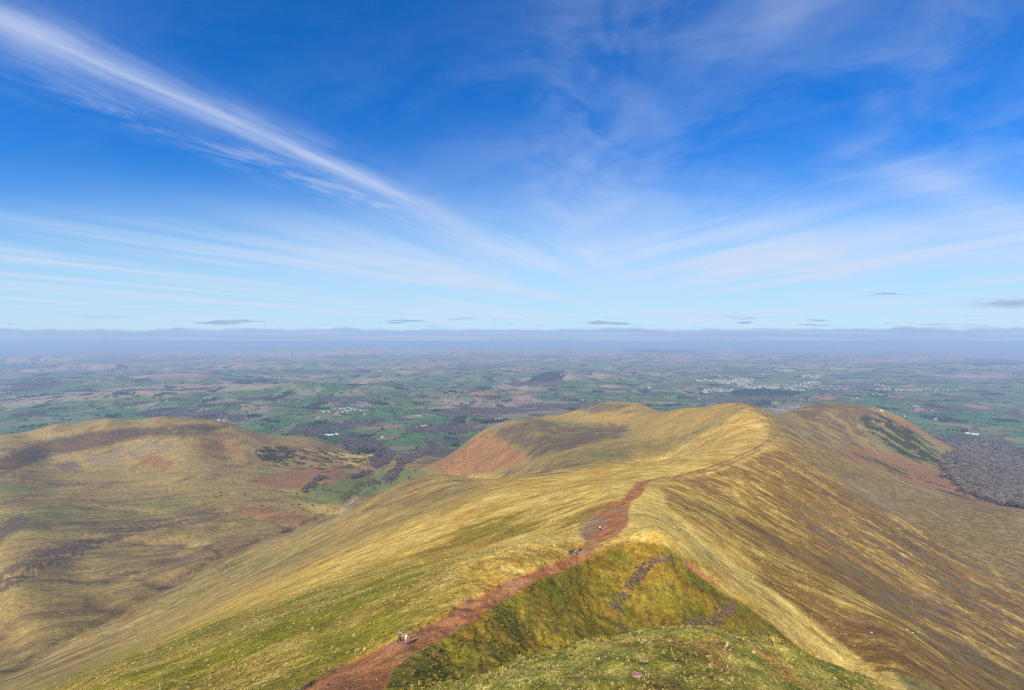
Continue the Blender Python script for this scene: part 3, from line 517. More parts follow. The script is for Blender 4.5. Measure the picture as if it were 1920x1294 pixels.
# ------------------------------------------------------------------ ground materials
def ground_mat(name, kind):
    m = bpy.data.materials.new(name); m.use_nodes = True; t = NT(m.node_tree); b = t.n['Principled BSDF']
    b.inputs['Roughness'].default_value = 0.95; b.inputs['Specular IOR Level'].default_value = 0.12
    a = t.node('ShaderNodeAttribute', attribute_name='col'); side = t.node('ShaderNodeAttribute', attribute_name='side').outputs['Fac']
    pos = t.node('ShaderNodeNewGeometry').outputs['Position']
    if kind == 'grass':
        nl = t.noise(t.mapping(pos, R(-38), (0.02, 0.055, 0.03)), 1.0, 10, 0.66, 0.3)
        nr = t.noise(t.mapping(pos, R(14), (0.022, 0.07, 0.03)), 1.0, 10, 0.66, 0.3)
        f = t.m('ADD', t.mul(nl, t.m('SUBTRACT', 1.0, side)), t.mul(nr, side))
        g = t.noise(pos, 1.1, 6, 0.72)
        g0 = t.noise(pos, 17.0, 2, 0.6); g1 = t.noise(pos, 4.5, 3, 0.7); g2 = t.noise(pos, 0.9, 4, 0.7); g3 = t.noise(t.mapping(pos, R(-15), (0.10, 0.16, 0.13)), 1.0, 5, 0.72)
        k = t.mul(t.mul(t.lin(f, 0.30, 0.70, 0.80, 1.20, False), t.lin(g1, 0.36, 0.64, 0.66, 1.34, False)), t.mul(t.lin(g2, 0.36, 0.64, 0.68, 1.32, False), t.lin(g3, 0.36, 0.64, 0.70, 1.30, False)))
        k = t.mul(k, t.lin(g0, 0.36, 0.64, 0.72, 1.28, False))
        c = t.mix(1.0, a.outputs['Color'], k, 'MULTIPLY')
        tint = t.noise(t.mapping(pos, R(-20), (0.03, 0.09, 0.05), (3, 8, 1)), 1.0, 8, 0.65)
        c = t.mix(t.lin(tint, 0.52, 0.72, 0, 0.45), c, t.mix(1.0, c, (0.78, 0.62, 0.50), 'MULTIPLY'))
        c = t.mix(t.lin(tint, 0.46, 0.30, 0, 0.35), c, t.mix(1.0, c, (0.82, 1.05, 0.65), 'MULTIPLY'))
        h = t.add(t.mul(g, 0.5), t.mul(f, 1.2)); dist = 0.9
    elif kind == 'path':
        g = t.noise(pos, 3.4, 6, 0.78); f = t.noise(t.mapping(pos, R(-45), (0.12, 0.7, 0.5)), 1.0, 6, 0.6)
        k = t.mul(t.lin(g, 0.36, 0.64, 0.50, 1.42, False), t.lin(f, 0.36, 0.64, 0.70, 1.25, False))
        c = t.mix(1.0, a.outputs['Color'], k, 'MULTIPLY'); h = g; dist = 0.35
    else:
        g = t.noise(pos, 0.012, 5, 0.6); f = t.noise(pos, 0.0016, 5, 0.6)
        k = t.mul(t.lin(g, 0.3, 0.7, 0.74, 1.26, False), t.lin(f, 0.3, 0.7, 0.85, 1.15, False))
        c = t.mix(1.0, a.outputs['Color'], k, 'MULTIPLY'); h = g; dist = 6.0
    t.l.new(c, b.inputs['Base Color'])
    bp = t.node('ShaderNodeBump'); bp.inputs['Strength'].default_value = 0.55; bp.inputs['Distance'].default_value = dist
    t.l.new(h, bp.inputs['Height']); t.l.new(bp.outputs[0], b.inputs['Normal'])
    return m
GM = {k: ground_mat(n, k) for k, n in (('grass', 'upland grass'), ('path', 'red stony earth'), ('vale', 'farmland'))}
# the path is worn into the turf, with ruts along it
rut = fbm(lx*.25, ly, 1.6, 4, 190, .6)
GZ = GZ - pathm*ss(30, 44, Y)*(1-ss(260, 340, Y))*(0.38 + 0.42*rut) + (turf+ridge+spur).clip(0, 1)*(1-pathm)*(1-ss(120, 300, Y))*ss(40, 55, Y)*fbm(lx*.6, ly, 1.5, 3, 191)*0.16
def surf(x, y):
    """height of the finished sheet, read back from its own grid"""
    i = np.clip(np.searchsorted(rows, y)-1, 0, NR-2); c0 = cols[0]; dc = cols[1]-cols[0]
    out = 0
    fy = (y-rows[i])/(rows[i+1]-rows[i])
    for k, wk in ((i, 1-fy), (i+1, fy)):
        cc = (x/(rows[k]+APEX)-c0)/dc; j = np.clip(np.floor(cc).astype(int), 0, NCOL-2); fx = np.clip(cc-j, 0, 1)
        out = out + wk*(GZ[k, j]*(1-fx)+GZ[k, j+1]*fx)
    return out
# ------------------------------------------------------------------ the sheet, cut into named pieces that share their edges
side = ss(-0.1, 0.16, (PX-1330)/500 - 0.02 + 0.0*Y)*ss(80, 130, Y)
idx = np.arange(NR*NCOL).reshape(NR, NCOL)
quads = np.stack([idx[:-1, :-1], idx[:-1, 1:], idx[1:, 1:], idx[1:, :-1]], -1).reshape(-1, 4)
AV = np.stack([GX, GY, GZ], -1).reshape(-1, 3).astype(np.float32)
AC = np.concatenate([col, np.ones(GX.shape+(1,), np.float32)], -1).reshape(-1, 4).astype(np.float32)
AS = side.reshape(-1).astype(np.float32)
pq = (pathgeo.reshape(-1)[quads].sum(1) >= 2); yq = GY.reshape(-1)[quads[:, 0]]
cls = np.where(pq, 1, np.where(yq > 2500, 2, 0))
def sheet(name, q, mat):
    used, inv = np.unique(q.ravel(), return_inverse=True)
    me = bpy.data.meshes.new(name); v = AV[used]
    me.vertices.add(len(v)); me.vertices.foreach_set('co', v.ravel())
    me.loops.add(q.size); me.loops.foreach_set('vertex_index', inv.astype(np.int32).ravel())
    me.polygons.add(len(q)); me.polygons.foreach_set('loop_start', np.arange(0, q.size, 4, dtype=np.int32))
    me.update(); me.polygons.foreach_set('use_smooth', np.ones(len(q), bool))
    me.color_attributes.new('col', 'FLOAT_COLOR', 'POINT').data.foreach_set('color', AC[used].ravel())
    me.attributes.new('side', 'FLOAT', 'POINT').data.foreach_set('value', AS[used])
    me.materials.append(mat); o = bpy.data.objects.new(name, me); C.objects.link(o); o['kind'] = 'structure'; return o
sheet('hillside', quads[cls == 0], GM['grass']); sheet('footpath', quads[cls == 1], GM['path']); sheet('valley_ground', quads[cls == 2], GM['vale'])

# ------------------------------------------------------------------ the air
def make_haze():
    bm = bmesh.new(); bmesh.ops.create_cube(bm, size=1.0); me = bpy.data.meshes.new('haze'); bm.to_mesh(me); bm.free()
    o = bpy.data.objects.new('haze', me); C.objects.link(o); o['kind'] = 'stuff'
    lo = float(GZ.min()) - 6; hi = ZC + 12
    o.scale = (190000, 72000, hi-lo); o.location = (0, 72000/2-300, (lo+hi)/2)
    m = bpy.data.materials.new('blue haze'); m.use_nodes = True; t = NT(m.node_tree); t.n.clear()
    v = t.node('ShaderNodeVolumePrincipled'); v.inputs['Color'].default_value = (.58, .77, 1.0, 1); v.inputs['Density'].default_value = HAZE
    v.inputs['Anisotropy'].default_value = 0.0
    t.l.new(v.outputs[0], t.node('ShaderNodeOutputMaterial').inputs['Volume']); me.materials.append(m)
HAZE = 6.2e-5
make_haze()

# ------------------------------------------------------------------ helpers for things
def mat(name, color, rough=0.9, var=0.0, scale=2.0, spec=0.2, c2=None, obj_random=0.0):
    m = bpy.data.materials.new(name); m.use_nodes = True; t = NT(m.node_tree); b = t.n['Principled BSDF']
    b.inputs['Roughness'].default_value = rough; b.inputs['Specular IOR Level'].default_value = spec
    c = (*color, 1)
    pos = t.node('ShaderNodeTexCoord').outputs['Object']
    if var or c2:
        n = t.noise(pos, scale, 5, 0.65)
        hi = tuple(c2) if c2 else tuple(min(1, v*(1+var)) for v in color); lo = tuple(v*(1-var) for v in color)
        c = t.mix(t.lin(n, 0.36, 0.64), (*lo, 1), (*hi, 1))
    if obj_random:
        r = t.node('ShaderNodeObjectInfo').outputs['Random']
        c = t.mix(1.0, c, t.m('MULTIPLY_ADD', r, 2*obj_random, 1-obj_random), 'MULTIPLY')
    if isinstance(c, bpy.types.NodeSocket): t.l.new(c, b.inputs['Base Color'])
    else: b.inputs['Base Color'].default_value = c
    return m
def tag(o, label=None, cat=None, group=None, kind=None):
    for k, v in (('label', label), ('category', cat), ('group', group), ('kind', kind)):
        if v: o[k] = v
    return o
def mesh_obj(name, verts, faces, mats, parent=None, mi=None, smooth=False, link=True):
    me = bpy.data.meshes.new(name); me.from_pydata([tuple(v) for v in verts], [], faces)
    for m in (mats if isinstance(mats, (list, tuple)) else [mats]): me.materials.append(m)
    if mi is not None: me.polygons.foreach_set('material_index', mi)
    if smooth: me.polygons.foreach_set('use_smooth', [True]*len(me.polygons))
    me.update(); o = bpy.data.objects.new(name, me)
    if link: C.objects.link(o)
    if parent: o.parent = parent
    return o
def empty(name, loc, rz=0.0):
    o = bpy.data.objects.new(name, None); C.objects.link(o); o.location = loc; o.rotation_euler = (0, 0, rz); o.empty_display_size = 0.5; return o
def tube(V, F, a, b, ra, rb, n=5):
    a = Vector(a); b = Vector(b); d = (b-a).normalized(); s = d.orthogonal().normalized(); t = d.cross(s); k = len(V)
    for c, r in ((a, ra), (b, rb)):
        for i in range(n):
            w_ = 2*math.pi*i/n; V.append(c+s*math.cos(w_)*r+t*math.sin(w_)*r)
    for i in range(n): F.append((k+i, k+(i+1) % n, k+n+(i+1) % n, k+n+i))
    F.append(tuple(k+n+i for i in range(n)))
def tree_trunk(rg, h, limbs=7):
    V, F = [], []; top = Vector((rg.uniform(-.04, .04)*h, rg.uniform(-.04, .04)*h, h*0.42)); tube(V, F, (0, 0, -0.5), top, h*.035, h*.022, 6)
    tips = []
    for i in range(limbs):
        a = 2*math.pi*i/limbs + rg.uniform(-.3, .3); e = Vector((math.cos(a)*h*rg.uniform(.18, .34), math.sin(a)*h*rg.uniform(.18, .34), h*rg.uniform(.55, .88)))
        st = top*rg.uniform(.75, 1.0); tube(V, F, st, e, h*.013, h*.004, 4); tips.append(e)
    tube(V, F, top, (top.x*1.5, top.y*1.5, h*.93), h*.018, h*.004, 4)
    return V, F, tips
def tree_crown(rg, h, n=150, s=0.055, w_=0.40):
    """many little sprays of twigs through a rounded, lopsided volume"""
    V, F = [], []; lobes = [(Vector((rg.uniform(-.2, .2)*h, rg.uniform(-.2, .2)*h, h*rg.uniform(.45, .78))), h*rg.uniform(.15, .25)) for _ in range(8)]
    lobes.append((Vector((0, 0, h*.62)), h*.27))
    for i in range(n):
        c, r = rg.choice(lobes); d = Vector((rg.gauss(0, 1), rg.gauss(0, 1), rg.gauss(0, 1))).normalized()*r*rg.uniform(.45, 1.0)**.6
        p = c+d; d.normalize(); a = d.orthogonal().normalized(); a.rotate(Matrix.Rotation(rg.uniform(0, 6.28), 3, d)); q = d.cross(a)
        d2 = (d+a*rg.uniform(-.8, .8)+Vector((0, 0, .3))).normalized(); L = h*s*rg.uniform(.8, 1.7); k = len(V)
        V += [p-q*L*.45, p+q*L*.45, p+d2*L*1.2+q*L*.2, p+d2*L*1.1-q*L*.25]; F.append((k, k+1, k+2, k+3))
    return V, F
def conifer_crown(rg, h, n=10):
    V, F = [], []
    for i in range(n):
        z = h*(.12+.82*i/n); r = h*.20*(1-i/n)**.8+.12
        for j in range(9):
            a = 6.283*j/9+rg.uniform(-.3, .3); d = Vector((math.cos(a), math.sin(a), 0)); q = Vector((-d.y, d.x, 0)); rr = r*rg.uniform(.7, 1.15); k = len(V)
            V += [Vector((0, 0, z+h*.10)), d*rr+q*rr*.42+Vector((0, 0, z-h*.03)), d*rr*1.1+Vector((0, 0, z-h*.055)), d*rr-q*rr*.42+Vector((0, 0, z-h*.03))]; F.append((k, k+1, k+2, k+3))
    return V, F
M_BARK = mat('grey bark', (.11, .095, .085), var=.3); M_TWIG = mat('bare twigs', (.150, .120, .115), var=.35, scale=.25, obj_random=.22)
M_TWIG2 = mat('pale twigs', (.21, .172, .140), var=.3, scale=.25, obj_random=.45)  # paler twig variety, its colour brightened to stand for light crown tops
M_CONI = mat('dark conifer needles', (.022, .042, .022), var=.45, scale=.4, obj_random=.3); M_GORSE = mat('gorse', (.036, .045, .016), var=.5, scale=1.2, c2=(.09, .085, .02), obj_random=.25)
rg = random.Random(5)
def joined(parts, name, mats):
    V, F, mi = [], [], []
    for j, (v, f) in enumerate(parts):
        k = len(V); V += v; F += [tuple(i+k for i in q) for q in f]; mi += [j]*len(f)
    return mesh_obj(name, V, F, mats, mi=mi, link=False)
PROTO = {'B': [], 'C': [], 'H': [], 'G': []}
for i in range(4):
    h = 1.0; V, F, _ = tree_trunk(rg, h, 5); PROTO['B'].append(joined([(V, F), tree_crown(rg, h, 110, .085)], 'bare_tree_form', [M_BARK, M_TWIG if i % 2 else M_TWIG2]))
for i in range(2):
    V, F = [], []; tube(V, F, (0, 0, -.05), (0, 0, .9), .02, .004, 5); PROTO['C'].append(joined([(V, F), conifer_crown(rg, 1.0)], 'conifer_form', [M_BARK, M_CONI]))
def bush_mesh(rg, n=90):
    V, F = [], []
    for i in range(n):
        a = rg.uniform(0, 6.283); e = rg.uniform(.05, 1.45); r = rg.uniform(.55, 1.0)*(1+.3*math.sin(3*a+1)+.15*math.sin(5*a)); d = Vector((math.cos(a)*math.cos(e), math.sin(a)*math.cos(e), math.sin(e)*.8)); p = d*r*.9
        s_ = Vector((rg.gauss(0, 1), rg.gauss(0, 1), rg.gauss(0, 1))).normalized()*.16; q = d.cross(s_).normalized()*.15; k = len(V); V += [p-s_-q*.6, p+s_-q, p+d*.22+q, p-s_*.4+q]; F.append((k, k+1, k+2, k+3))
    return V, F
for i in range(3): V, F = bush_mesh(rg); PROTO['G'].append(mesh_obj('gorse_form', V, F, M_GORSE, link=False))
PROTO['W'] = []
for i in range(3):
    V, F, _ = tree_trunk(rg, 1.0, 4); PROTO['W'].append(joined([(V, F), tree_crown(rg, 1.0, 230, .075)], 'wood_tree_form', [M_BARK, M_TWIG2]))
PROTO['H'] = PROTO['B'][:2] + PROTO['G'][:1]
def scatter(name, pts, scl, protos, tilt=0.08, seed=1):
    """one 'stuff' object: a point cloud that geometry nodes turn into plants"""
    n = len(pts); me = bpy.data.meshes.new(name); me.vertices.add(n); me.vertices.foreach_set('co', np.asarray(pts, np.float32).ravel())
    r = np.random.default_rng(seed); rotv = np.stack([r.normal(0, tilt, n), r.normal(0, tilt, n), r.uniform(0, 6.283, n)], 1).astype(np.float32)
    me.attributes.new('sz', 'FLOAT', 'POINT').data.foreach_set('value', np.asarray(scl, np.float32))
    me.attributes.new('rt', 'FLOAT_VECTOR', 'POINT').data.foreach_set('vector', rotv.ravel())
    me.attributes.new('which', 'INT', 'POINT').data.foreach_set('value', r.integers(0, len(protos), n).astype(np.int32))
    me.update(); o = bpy.data.objects.new(name, me); C.objects.link(o); o['kind'] = 'stuff'
    g = bpy.data.node_groups.new(name, 'GeometryNodeTree'); g.interface.new_socket('Geometry', in_out='INPUT', socket_type='NodeSocketGeometry'); g.interface.new_socket('Geometry', in_out='OUTPUT', socket_type='NodeSocketGeometry')
    gi = g.nodes.new('NodeGroupInput'); go = g.nodes.new('NodeGroupOutput'); jn = g.nodes.new('GeometryNodeJoinGeometry')
    def attr(nm, ty): a = g.nodes.new('GeometryNodeInputNamedAttribute'); a.data_type = ty; a.inputs['Name'].default_value = nm; return [s for s in a.outputs if s.enabled][0]
    sz = attr('sz', 'FLOAT'); rt = attr('rt', 'FLOAT_VECTOR'); wh = attr('which', 'INT')
    for i, p in enumerate(protos):
        oi = g.nodes.new('GeometryNodeObjectInfo'); oi.inputs['Object'].default_value = p; oi.inputs['As Instance'].default_value = True
        ip = g.nodes.new('GeometryNodeInstanceOnPoints'); cmp_ = g.nodes.new('FunctionNodeCompare'); cmp_.data_type = 'INT'; cmp_.operation = 'EQUAL'
        ii = [s for s in cmp_.inputs if s.enabled]; g.links.new(wh, ii[0]); ii[1].default_value = i
        g.links.new(gi.outputs[0], ip.inputs['Points']); g.links.new(cmp_.outputs[0], ip.inputs['Selection']); g.links.new(oi.outputs['Geometry'], ip.inputs['Instance'])
        e2r = g.nodes.new('FunctionNodeEulerToRotation'); g.links.new(rt, e2r.inputs[0]); g.links.new(e2r.outputs[0], ip.inputs['Rotation']); g.links.new(sz, ip.inputs['Scale'])
        g.links.new(ip.outputs[0], jn.inputs[0])
    g.links.new(jn.outputs[0], go.inputs[0]); md = o.modifiers.new('scatter', 'NODES'); md.node_group = g
    return o
# random points on the ground, so many per square metre of each cell of the sheet
dYc = np.gradient(rows)[:, None]*np.ones((1, NCOL)); dXc = (cols[1]-cols[0])*(GY+APEX); CELL = dYc*dXc
def sow(dens, seed, cap=200000, zoff=0.0):
    r = np.random.default_rng(seed); lam = np.clip(dens*CELL, 0, 50); tot = lam.sum()
    if tot > cap: lam = lam*cap/tot
    k = r.poisson(lam); iy, ix = np.nonzero(k); rep = k[iy, ix]; iy = np.repeat(iy, rep); ix = np.repeat(ix, rep)
    y = GY[iy, ix] + (r.random(len(iy))-.5)*dYc[iy, ix]; x = GX[iy, ix] + (r.random(len(iy))-.5)*dXc[iy, ix]
    z = surf(x, y) + zoff; return np.stack([x, y, z], 1), r

# ------------------------------------------------------------------ woods and hedges of the vale
vis = (np.abs(PX-960) < 1000)
wb = np.zeros(GX.shape, np.float32); wc_ = wb.copy()
for k_, m in wood_masks:
    if k_ == 'B': wb = np.maximum(wb, m)
    else: wc_ = np.maximum(wc_, m)
fade = (1-ss(9000, 14000, Y))
pts, r = sow(wb*vis*fade*0.0065*(1-bigw), 21, 60000); scatter('bare_woodland', pts, r.uniform(9, 15, len(pts)), PROTO['B'], seed=2)
pts, r = sow(wc_*vis*fade*0.011, 22, 25000); scatter('conifer_plantation', pts, r.uniform(13, 20, len(pts)), PROTO['C'], .03, seed=3)
hm = np.zeros(GX.shape, np.float32); hm[sel] = (((f2-f1) < .05)*(1-rough)*(f2-f1 > -1)).astype(np.float32)
clump = .25+1.0*ss(-.2, .5, fbm(X, Y, 300, 3, 160))
pts, r = sow(hm*vis*clump*(1-ss(5000, 7500, Y))*vm*0.010, 23, 60000); scatter('hedgerows', pts, r.uniform(3, 9, len(pts)), PROTO['H'], seed=4)
bigt = area('1772,858 1800,850 1815,838 1830,838 1850,845 1920,858 1990,880 1990,1010 1920,965 1870,948 1800,918 1765,895 1790,880', 14, 8, 1300, 3600)
pts, r = sow(bigt*vis*0.0075, 24, 16000); scatter('valley_wood', pts, r.uniform(12, 21, len(pts)), PROTO['W'], seed=5)
# trees too close together to count along the stream, and gorse thickets on the moor
grove = np.maximum.reduce([area(a, 2, 2, 1200, 3400) for a in ('690,868 705,848 712,838 730,842 735,860 725,872 705,880', '725,905 742,900 748,888 755,880 745,876 728,888 718,900', '655,900 690,892 700,888 690,884 660,892', '742,862 760,856 790,845 800,848 770,868 745,872', '585,905 610,900 620,896 600,896', '640,838 690,838 700,846 660,850', '690,912 712,908 705,902 690,905', '740,878 752,870 760,874 745,884', '560,925 575,912 590,906 600,908 575,925')])
pts, r = sow(grove*vis*0.016, 25, 3000); scatter('streamside_grove', pts, r.uniform(7, 13, len(pts)), PROTO['B'], seed=6)
gor = np.clip(ss(-.30, .0, fbm(X, Y, 40, 3, 120)+.1)*area('478,848 500,838 540,837 556,845 552,860 520,866 490,862', 3, 3, 1200, 2700)*(1-area('515,848 535,848 535,855 520,856', 1.5, 2)) + ss(.10, .22, fbm(X*.5, Y, 36, 3, 121))*area('500,870 560,838 700,850 690,870 600,885', 6, 8, 1200, 3300)*.8
              + gm*area('1625,790 1655,782 1700,800 1735,830 1760,855 1765,868 1720,862 1680,845 1650,820', 4, 5, 1200, 3000)*.35, 0, 1)
pts, r = sow(gor*vis*0.045, 26, 26000); scatter('gorse_thicket', pts, r.uniform(1.1, 2.2, len(pts)), PROTO['G'], seed=7)

# ------------------------------------------------------------------ single trees on the valley floor
TX = '60,720 190,680 240,690 350,690 400,690 450,700 540,730 580,740 380,610 350,640 650,790 620,800 740,720 790,720 830,710 880,710 1040,640 1000,650 1080,680 1150,610 1240,600 1290,530 1310,600 1380,580 1400,450 1440,440 1350,480 1290,430 1090,350 1050,370 1250,330 1320,370 1430,350 1200,390 840,610 910,620 1000,550 590,560 680,530 740,500 800,470 840,470 920,480 980,460 1570,540 1660,430 1720,400 1570,430 1180,270 1170,200 1380,250 1440,230 1560,200 1500,310 1600,300 100,830 130,860 190,910 10,930 160,1020 70,980 240,1040 410,980 510,990 570,980 1010,780 850,770 930,740'
def TZ(x, y):
    if y > 860: l = 'bare tree scattered on the rough straw ground where the stream meets the near slope'
    elif y > 740: l = 'bare tree by the bend of the stream below the green knoll of pasture'
    elif x < 560 and y > 560: l = 'bare tree in the curved line between the two green knolls of pasture'
    elif x > 1500: l = 'bare tree by the edge of the green fields under the rust bracken spur'
    elif x > 1180 and y < 400: l = 'bare tree in the tall grey grove where the valley opens to the fields'
    elif y > 560: l = 'bare tree in the clumps along the stream right of the green knoll'
    else: l = 'bare tree in the belt crossing the valley floor below the straw-coloured fields'
    return l, 'tree', l.replace('bare tree', 'bare trees').split(' scattered')[0] if 'scattered' not in l else 'bare trees by the stream and near slope'
protoT = []
for i in range(3):
    V, F, _ = tree_trunk(rg, 10.0, 7); V2, F2 = tree_crown(rg, 10.0, 330, .05)
    e = empty('bare_tree', (0, 0, 0)); mesh_obj('trunk', V, F, M_BARK, e); mesh_obj('crown', V2, F2, (M_TWIG, M_TWIG2, M_TWIG)[i], e); protoT.append(e)
def copy_tree(root):
    r_ = root.copy(); C.objects.link(r_)
    for ch in root.children:
        c = ch.copy(); C.objects.link(c); c.parent = r_
        for gch in ch.children: d = gch.copy(); C.objects.link(d); d.parent = c
    return r_
usedT = set()
def place_copy(root, loc, rz, sc):
    o = root if root.name not in usedT else copy_tree(root)
    usedT.add(root.name); usedT.add(o.name) if o is root else None
    o.location = loc; o.rotation_euler = (0, 0, rz); o.scale = (sc,)*3; return o
tp_ = [(560+a/7.61, 830+b/7.61) for a, b in P(TX)]
gp = ground([p[0] for p in tp_], [p[1] for p in tp_])
for i, g_ in enumerate(gp):
    o = place_copy(protoT[i % 3], g_, rg.uniform(0, 6.28), rg.uniform(.75, 1.35) if i < 55 else rg.uniform(.45, .7))
    tag(o, *TZ(*P(TX)[i]))
V, F = [], []; tube(V, F, (0, 0, -.5), (0, 0, 8), .25, .05, 6); V2, F2 = conifer_crown(rg, 9.0, 12)
pc_ = empty('evergreen_tree', (0, 0, 0)); mesh_obj('trunk', V, F, M_BARK, pc_); mesh_obj('crown', V2, F2, M_CONI, pc_)
for k, (a, b, l) in enumerate(((550, 190, 'dark round evergreen standing alone at the edge of the gorse moor'), (630, 352, 'dark evergreen at the corner of the straw-coloured field by the stream'), (605, 240, 'dark evergreen on the field edge above the tan pasture'), (665, 285, 'dark evergreen at the lower corner of the tan pasture'))):
    o = place_copy(pc_, ground(560+a/7.61, 830+b/7.61)[0], k, (.9, .75, .6, .65)[k]); tag(o, l, 'tree', 'evergreen trees on the valley floor')
V, F = bush_mesh(rg, 220); gb = mesh_obj('gorse_bush', V, F, M_GORSE)
BG = [((1560, 740, 5.39), '670,655 650,715 770,705 845,740 880,680 910,745 960,725 1015,745 920,800 965,820 1050,810 940,840 1070,865 1120,880 1190,890 1305,910 1335,975 1075,765 740,765 460,565 445,685 1100,500 925,405 880,420 860,655 890,690 950,712 895,825', 'dark gorse bush dotted over the rust bracken slope below the far brown hill', 'gorse bushes below the far hill', 2.2),
      ((640, 580, 3), '782,720 805,708 818,722 845,790 700,800 690,815 720,850 700,880 740,882 665,895 660,860 880,845 750,730 620,870 600,890 560,900', 'dark gorse bush dotted over the rust bracken flank of the middle spur', 'gorse bushes on the bracken spur', 2.0),
      ((380, 780, 6), '180,450 250,472 355,505 420,508 170,525 235,545 260,558 515,532 440,470 320,180 480,310 690,578 860,582 410,700 450,705 560,725 600,733 200,865 470,880 520,882 790,840 880,850 150,915 305,918 660,1010 760,1020 810,1025 865,1015 910,1005 730,1040 1010,1000 1090,1030 1085,1000 1060,880 1000,890 1155,945 1185,975 1160,970 1235,1015', 'dark gorse bush dotted over the moor below the heathery hill', 'gorse bushes on the moor', 2.1)]
first = True
for (ox, oy, s_), lst, lab, grp, sz_ in BG:
    q = P(lst); g3 = ground([ox+a/s_ for a, b in q], [oy+b/s_ for a, b in q])
    for g_ in g3:
        o = gb if first else gb.copy()
        if not first: C.objects.link(o)
        first = False; o.location = g_; o.rotation_euler = (0, 0, rg.uniform(0, 6)); k = sz_*rg.uniform(.7, 1.5); o.scale = (k*1.3, k, k*.85); tag(o, lab, 'bush', grp)

# ------------------------------------------------------------------ houses
M_WALL = [mat('white render', (.66, .65, .62), var=.06, obj_random=.06), mat('cream render', (.62, .55, .42), var=.08, obj_random=.1), mat('grey stone wall', (.36, .33, .31), var=.15)]
M_ROOF = [mat('slate roof', (.17, .17, .20), var=.2), mat('brown tile roof', (.22, .14, .11), var=.2), mat('pale metal roof', (.62, .66, .70), rough=.5, var=.1)]
M_WIN = mat('dark window glass', (.03, .04, .05), rough=.2, spec=.5); M_DOOR = mat('dark painted door', (.08, .06, .05))
def house_proto(Lx, Wy, Hh, pitch, wm, rm, chim=True, rows_=2):
    """gabled house: walls > windows as sunk panes, roof with eaves, chimney"""
    a, b = Lx/2, Wy/2; rh = b*pitch; g_ = -1.5
    V = [(-a, -b, g_), (a, -b, g_), (a, b, g_), (-a, b, g_), (-a, -b, Hh), (a, -b, Hh), (a, b, Hh), (-a, b, Hh), (-a, 0, Hh+rh), (a, 0, Hh+rh)]
    F = [(0, 1, 5, 4), (1, 2, 6, 9, 5), (2, 3, 7, 6), (3, 0, 4, 8, 7)]; mi = [0]*4
    for k in range(rows_):
        for i in range(3 if Lx > 9 else 2):
            x = -a+Lx*(i+.5)/(3 if Lx > 9 else 2); z = 1.0+k*2.7
            if k == 0 and i == 1: z0, z1, w_, m_ = .0, 2.1, .5, 2
            else: z0, z1, w_, m_ = z, z+1.3, .55, 1
            for sgn in (-1, 1):
                y = sgn*(b+.03); q = len(V); V += [(x-w_, y, z0), (x+w_, y, z0), (x+w_, y, z1), (x-w_, y, z1)]; F.append((q, q+1, q+2, q+3) if sgn < 0 else (q+3, q+2, q+1, q)); mi.append(m_)
    w_ = mesh_obj('house', V, F, [wm, M_WIN, M_DOOR], mi=mi)
    V = []; F = []; e = .45; t_ = .25; ez = -e*pitch
    for s_ in (-1, 1):
        q = len(V); y1 = s_*(b+e); z1 = Hh+ez
        V += [(-a-e, y1, z1), (a+e, y1, z1), (a+e, 0, Hh+rh), (-a-e, 0, Hh+rh), (-a-e, y1, z1+t_), (a+e, y1, z1+t_), (a+e, 0, Hh+rh+t_), (-a-e, 0, Hh+rh+t_)]
        F += [(q, q+3, q+2, q+1), (q+4, q+5, q+6, q+7), (q, q+1, q+5, q+4), (q+1, q+2, q+6, q+5), (q+3, q, q+4, q+7)]
    mesh_obj('roof', V, F, rm, w_)
    if chim:
        for x in (-a+.6, a-.6):
            V = []; F = []; q = 0; z0 = Hh+rh-.6; z1 = Hh+rh+1.3
            for z in (z0, z1): V += [(x-.4, -.35, z), (x+.4, -.35, z), (x+.4, .35, z), (x-.4, .35, z)]
            F += [(q, q+1, q+5, q+4), (q+1, q+2, q+6, q+5), (q+2, q+3, q+7, q+6), (q+3, q, q+4, q+7), (q+4, q+5, q+6, q+7)]
            mesh_obj('chimney', V, F, M_WALL[2], w_)
    return w_
HP = [house_proto(11, 7.5, 5.2, .85, M_WALL[0], M_ROOF[0]), house_proto(9, 7, 5.2, .8, M_WALL[1], M_ROOF[1]), house_proto(14, 7.5, 5.4, .8, M_WALL[0], M_ROOF[1]), house_proto(9.5, 8, 5.0, .9, M_WALL[2], M_ROOF[0]), house_proto(30, 16, 5.5, .35, M_WALL[0], M_ROOF[2], False, 1)]
HP[4].name = 'barn'
usedH = [False]*5
def put_house(k, loc, rz, sc, label, cat, group):
    o = HP[k] if not usedH[k] else copy_tree(HP[k]); usedH[k] = True
    o.location = loc; o.rotation_euler = (0, 0, rz); o.scale = (sc,)*3; return tag(o, label, cat, group)
vill = P('365,255 385,258 440,245 460,260 550,220 535,228 620,210 600,222 680,210 700,215 740,200 770,205 800,215 815,208 830,225 860,235 875,228 910,240 925,238 940,243 580,260 610,265 640,262 670,265 700,240 730,240 760,240 565,293 590,288 985,245 1030,243 650,232 720,255 790,238')
g3 = ground([560+a/8 for a, b in vill], [740+b/8 for a, b in vill])
for g_ in g3: put_house(rg.choice((0, 0, 1, 2, 0)), g_, rg.uniform(-.6, .9), rg.uniform(1.15, 1.6), 'pale house of the small village among green fields beyond the valley', 'house', 'houses of the small village')
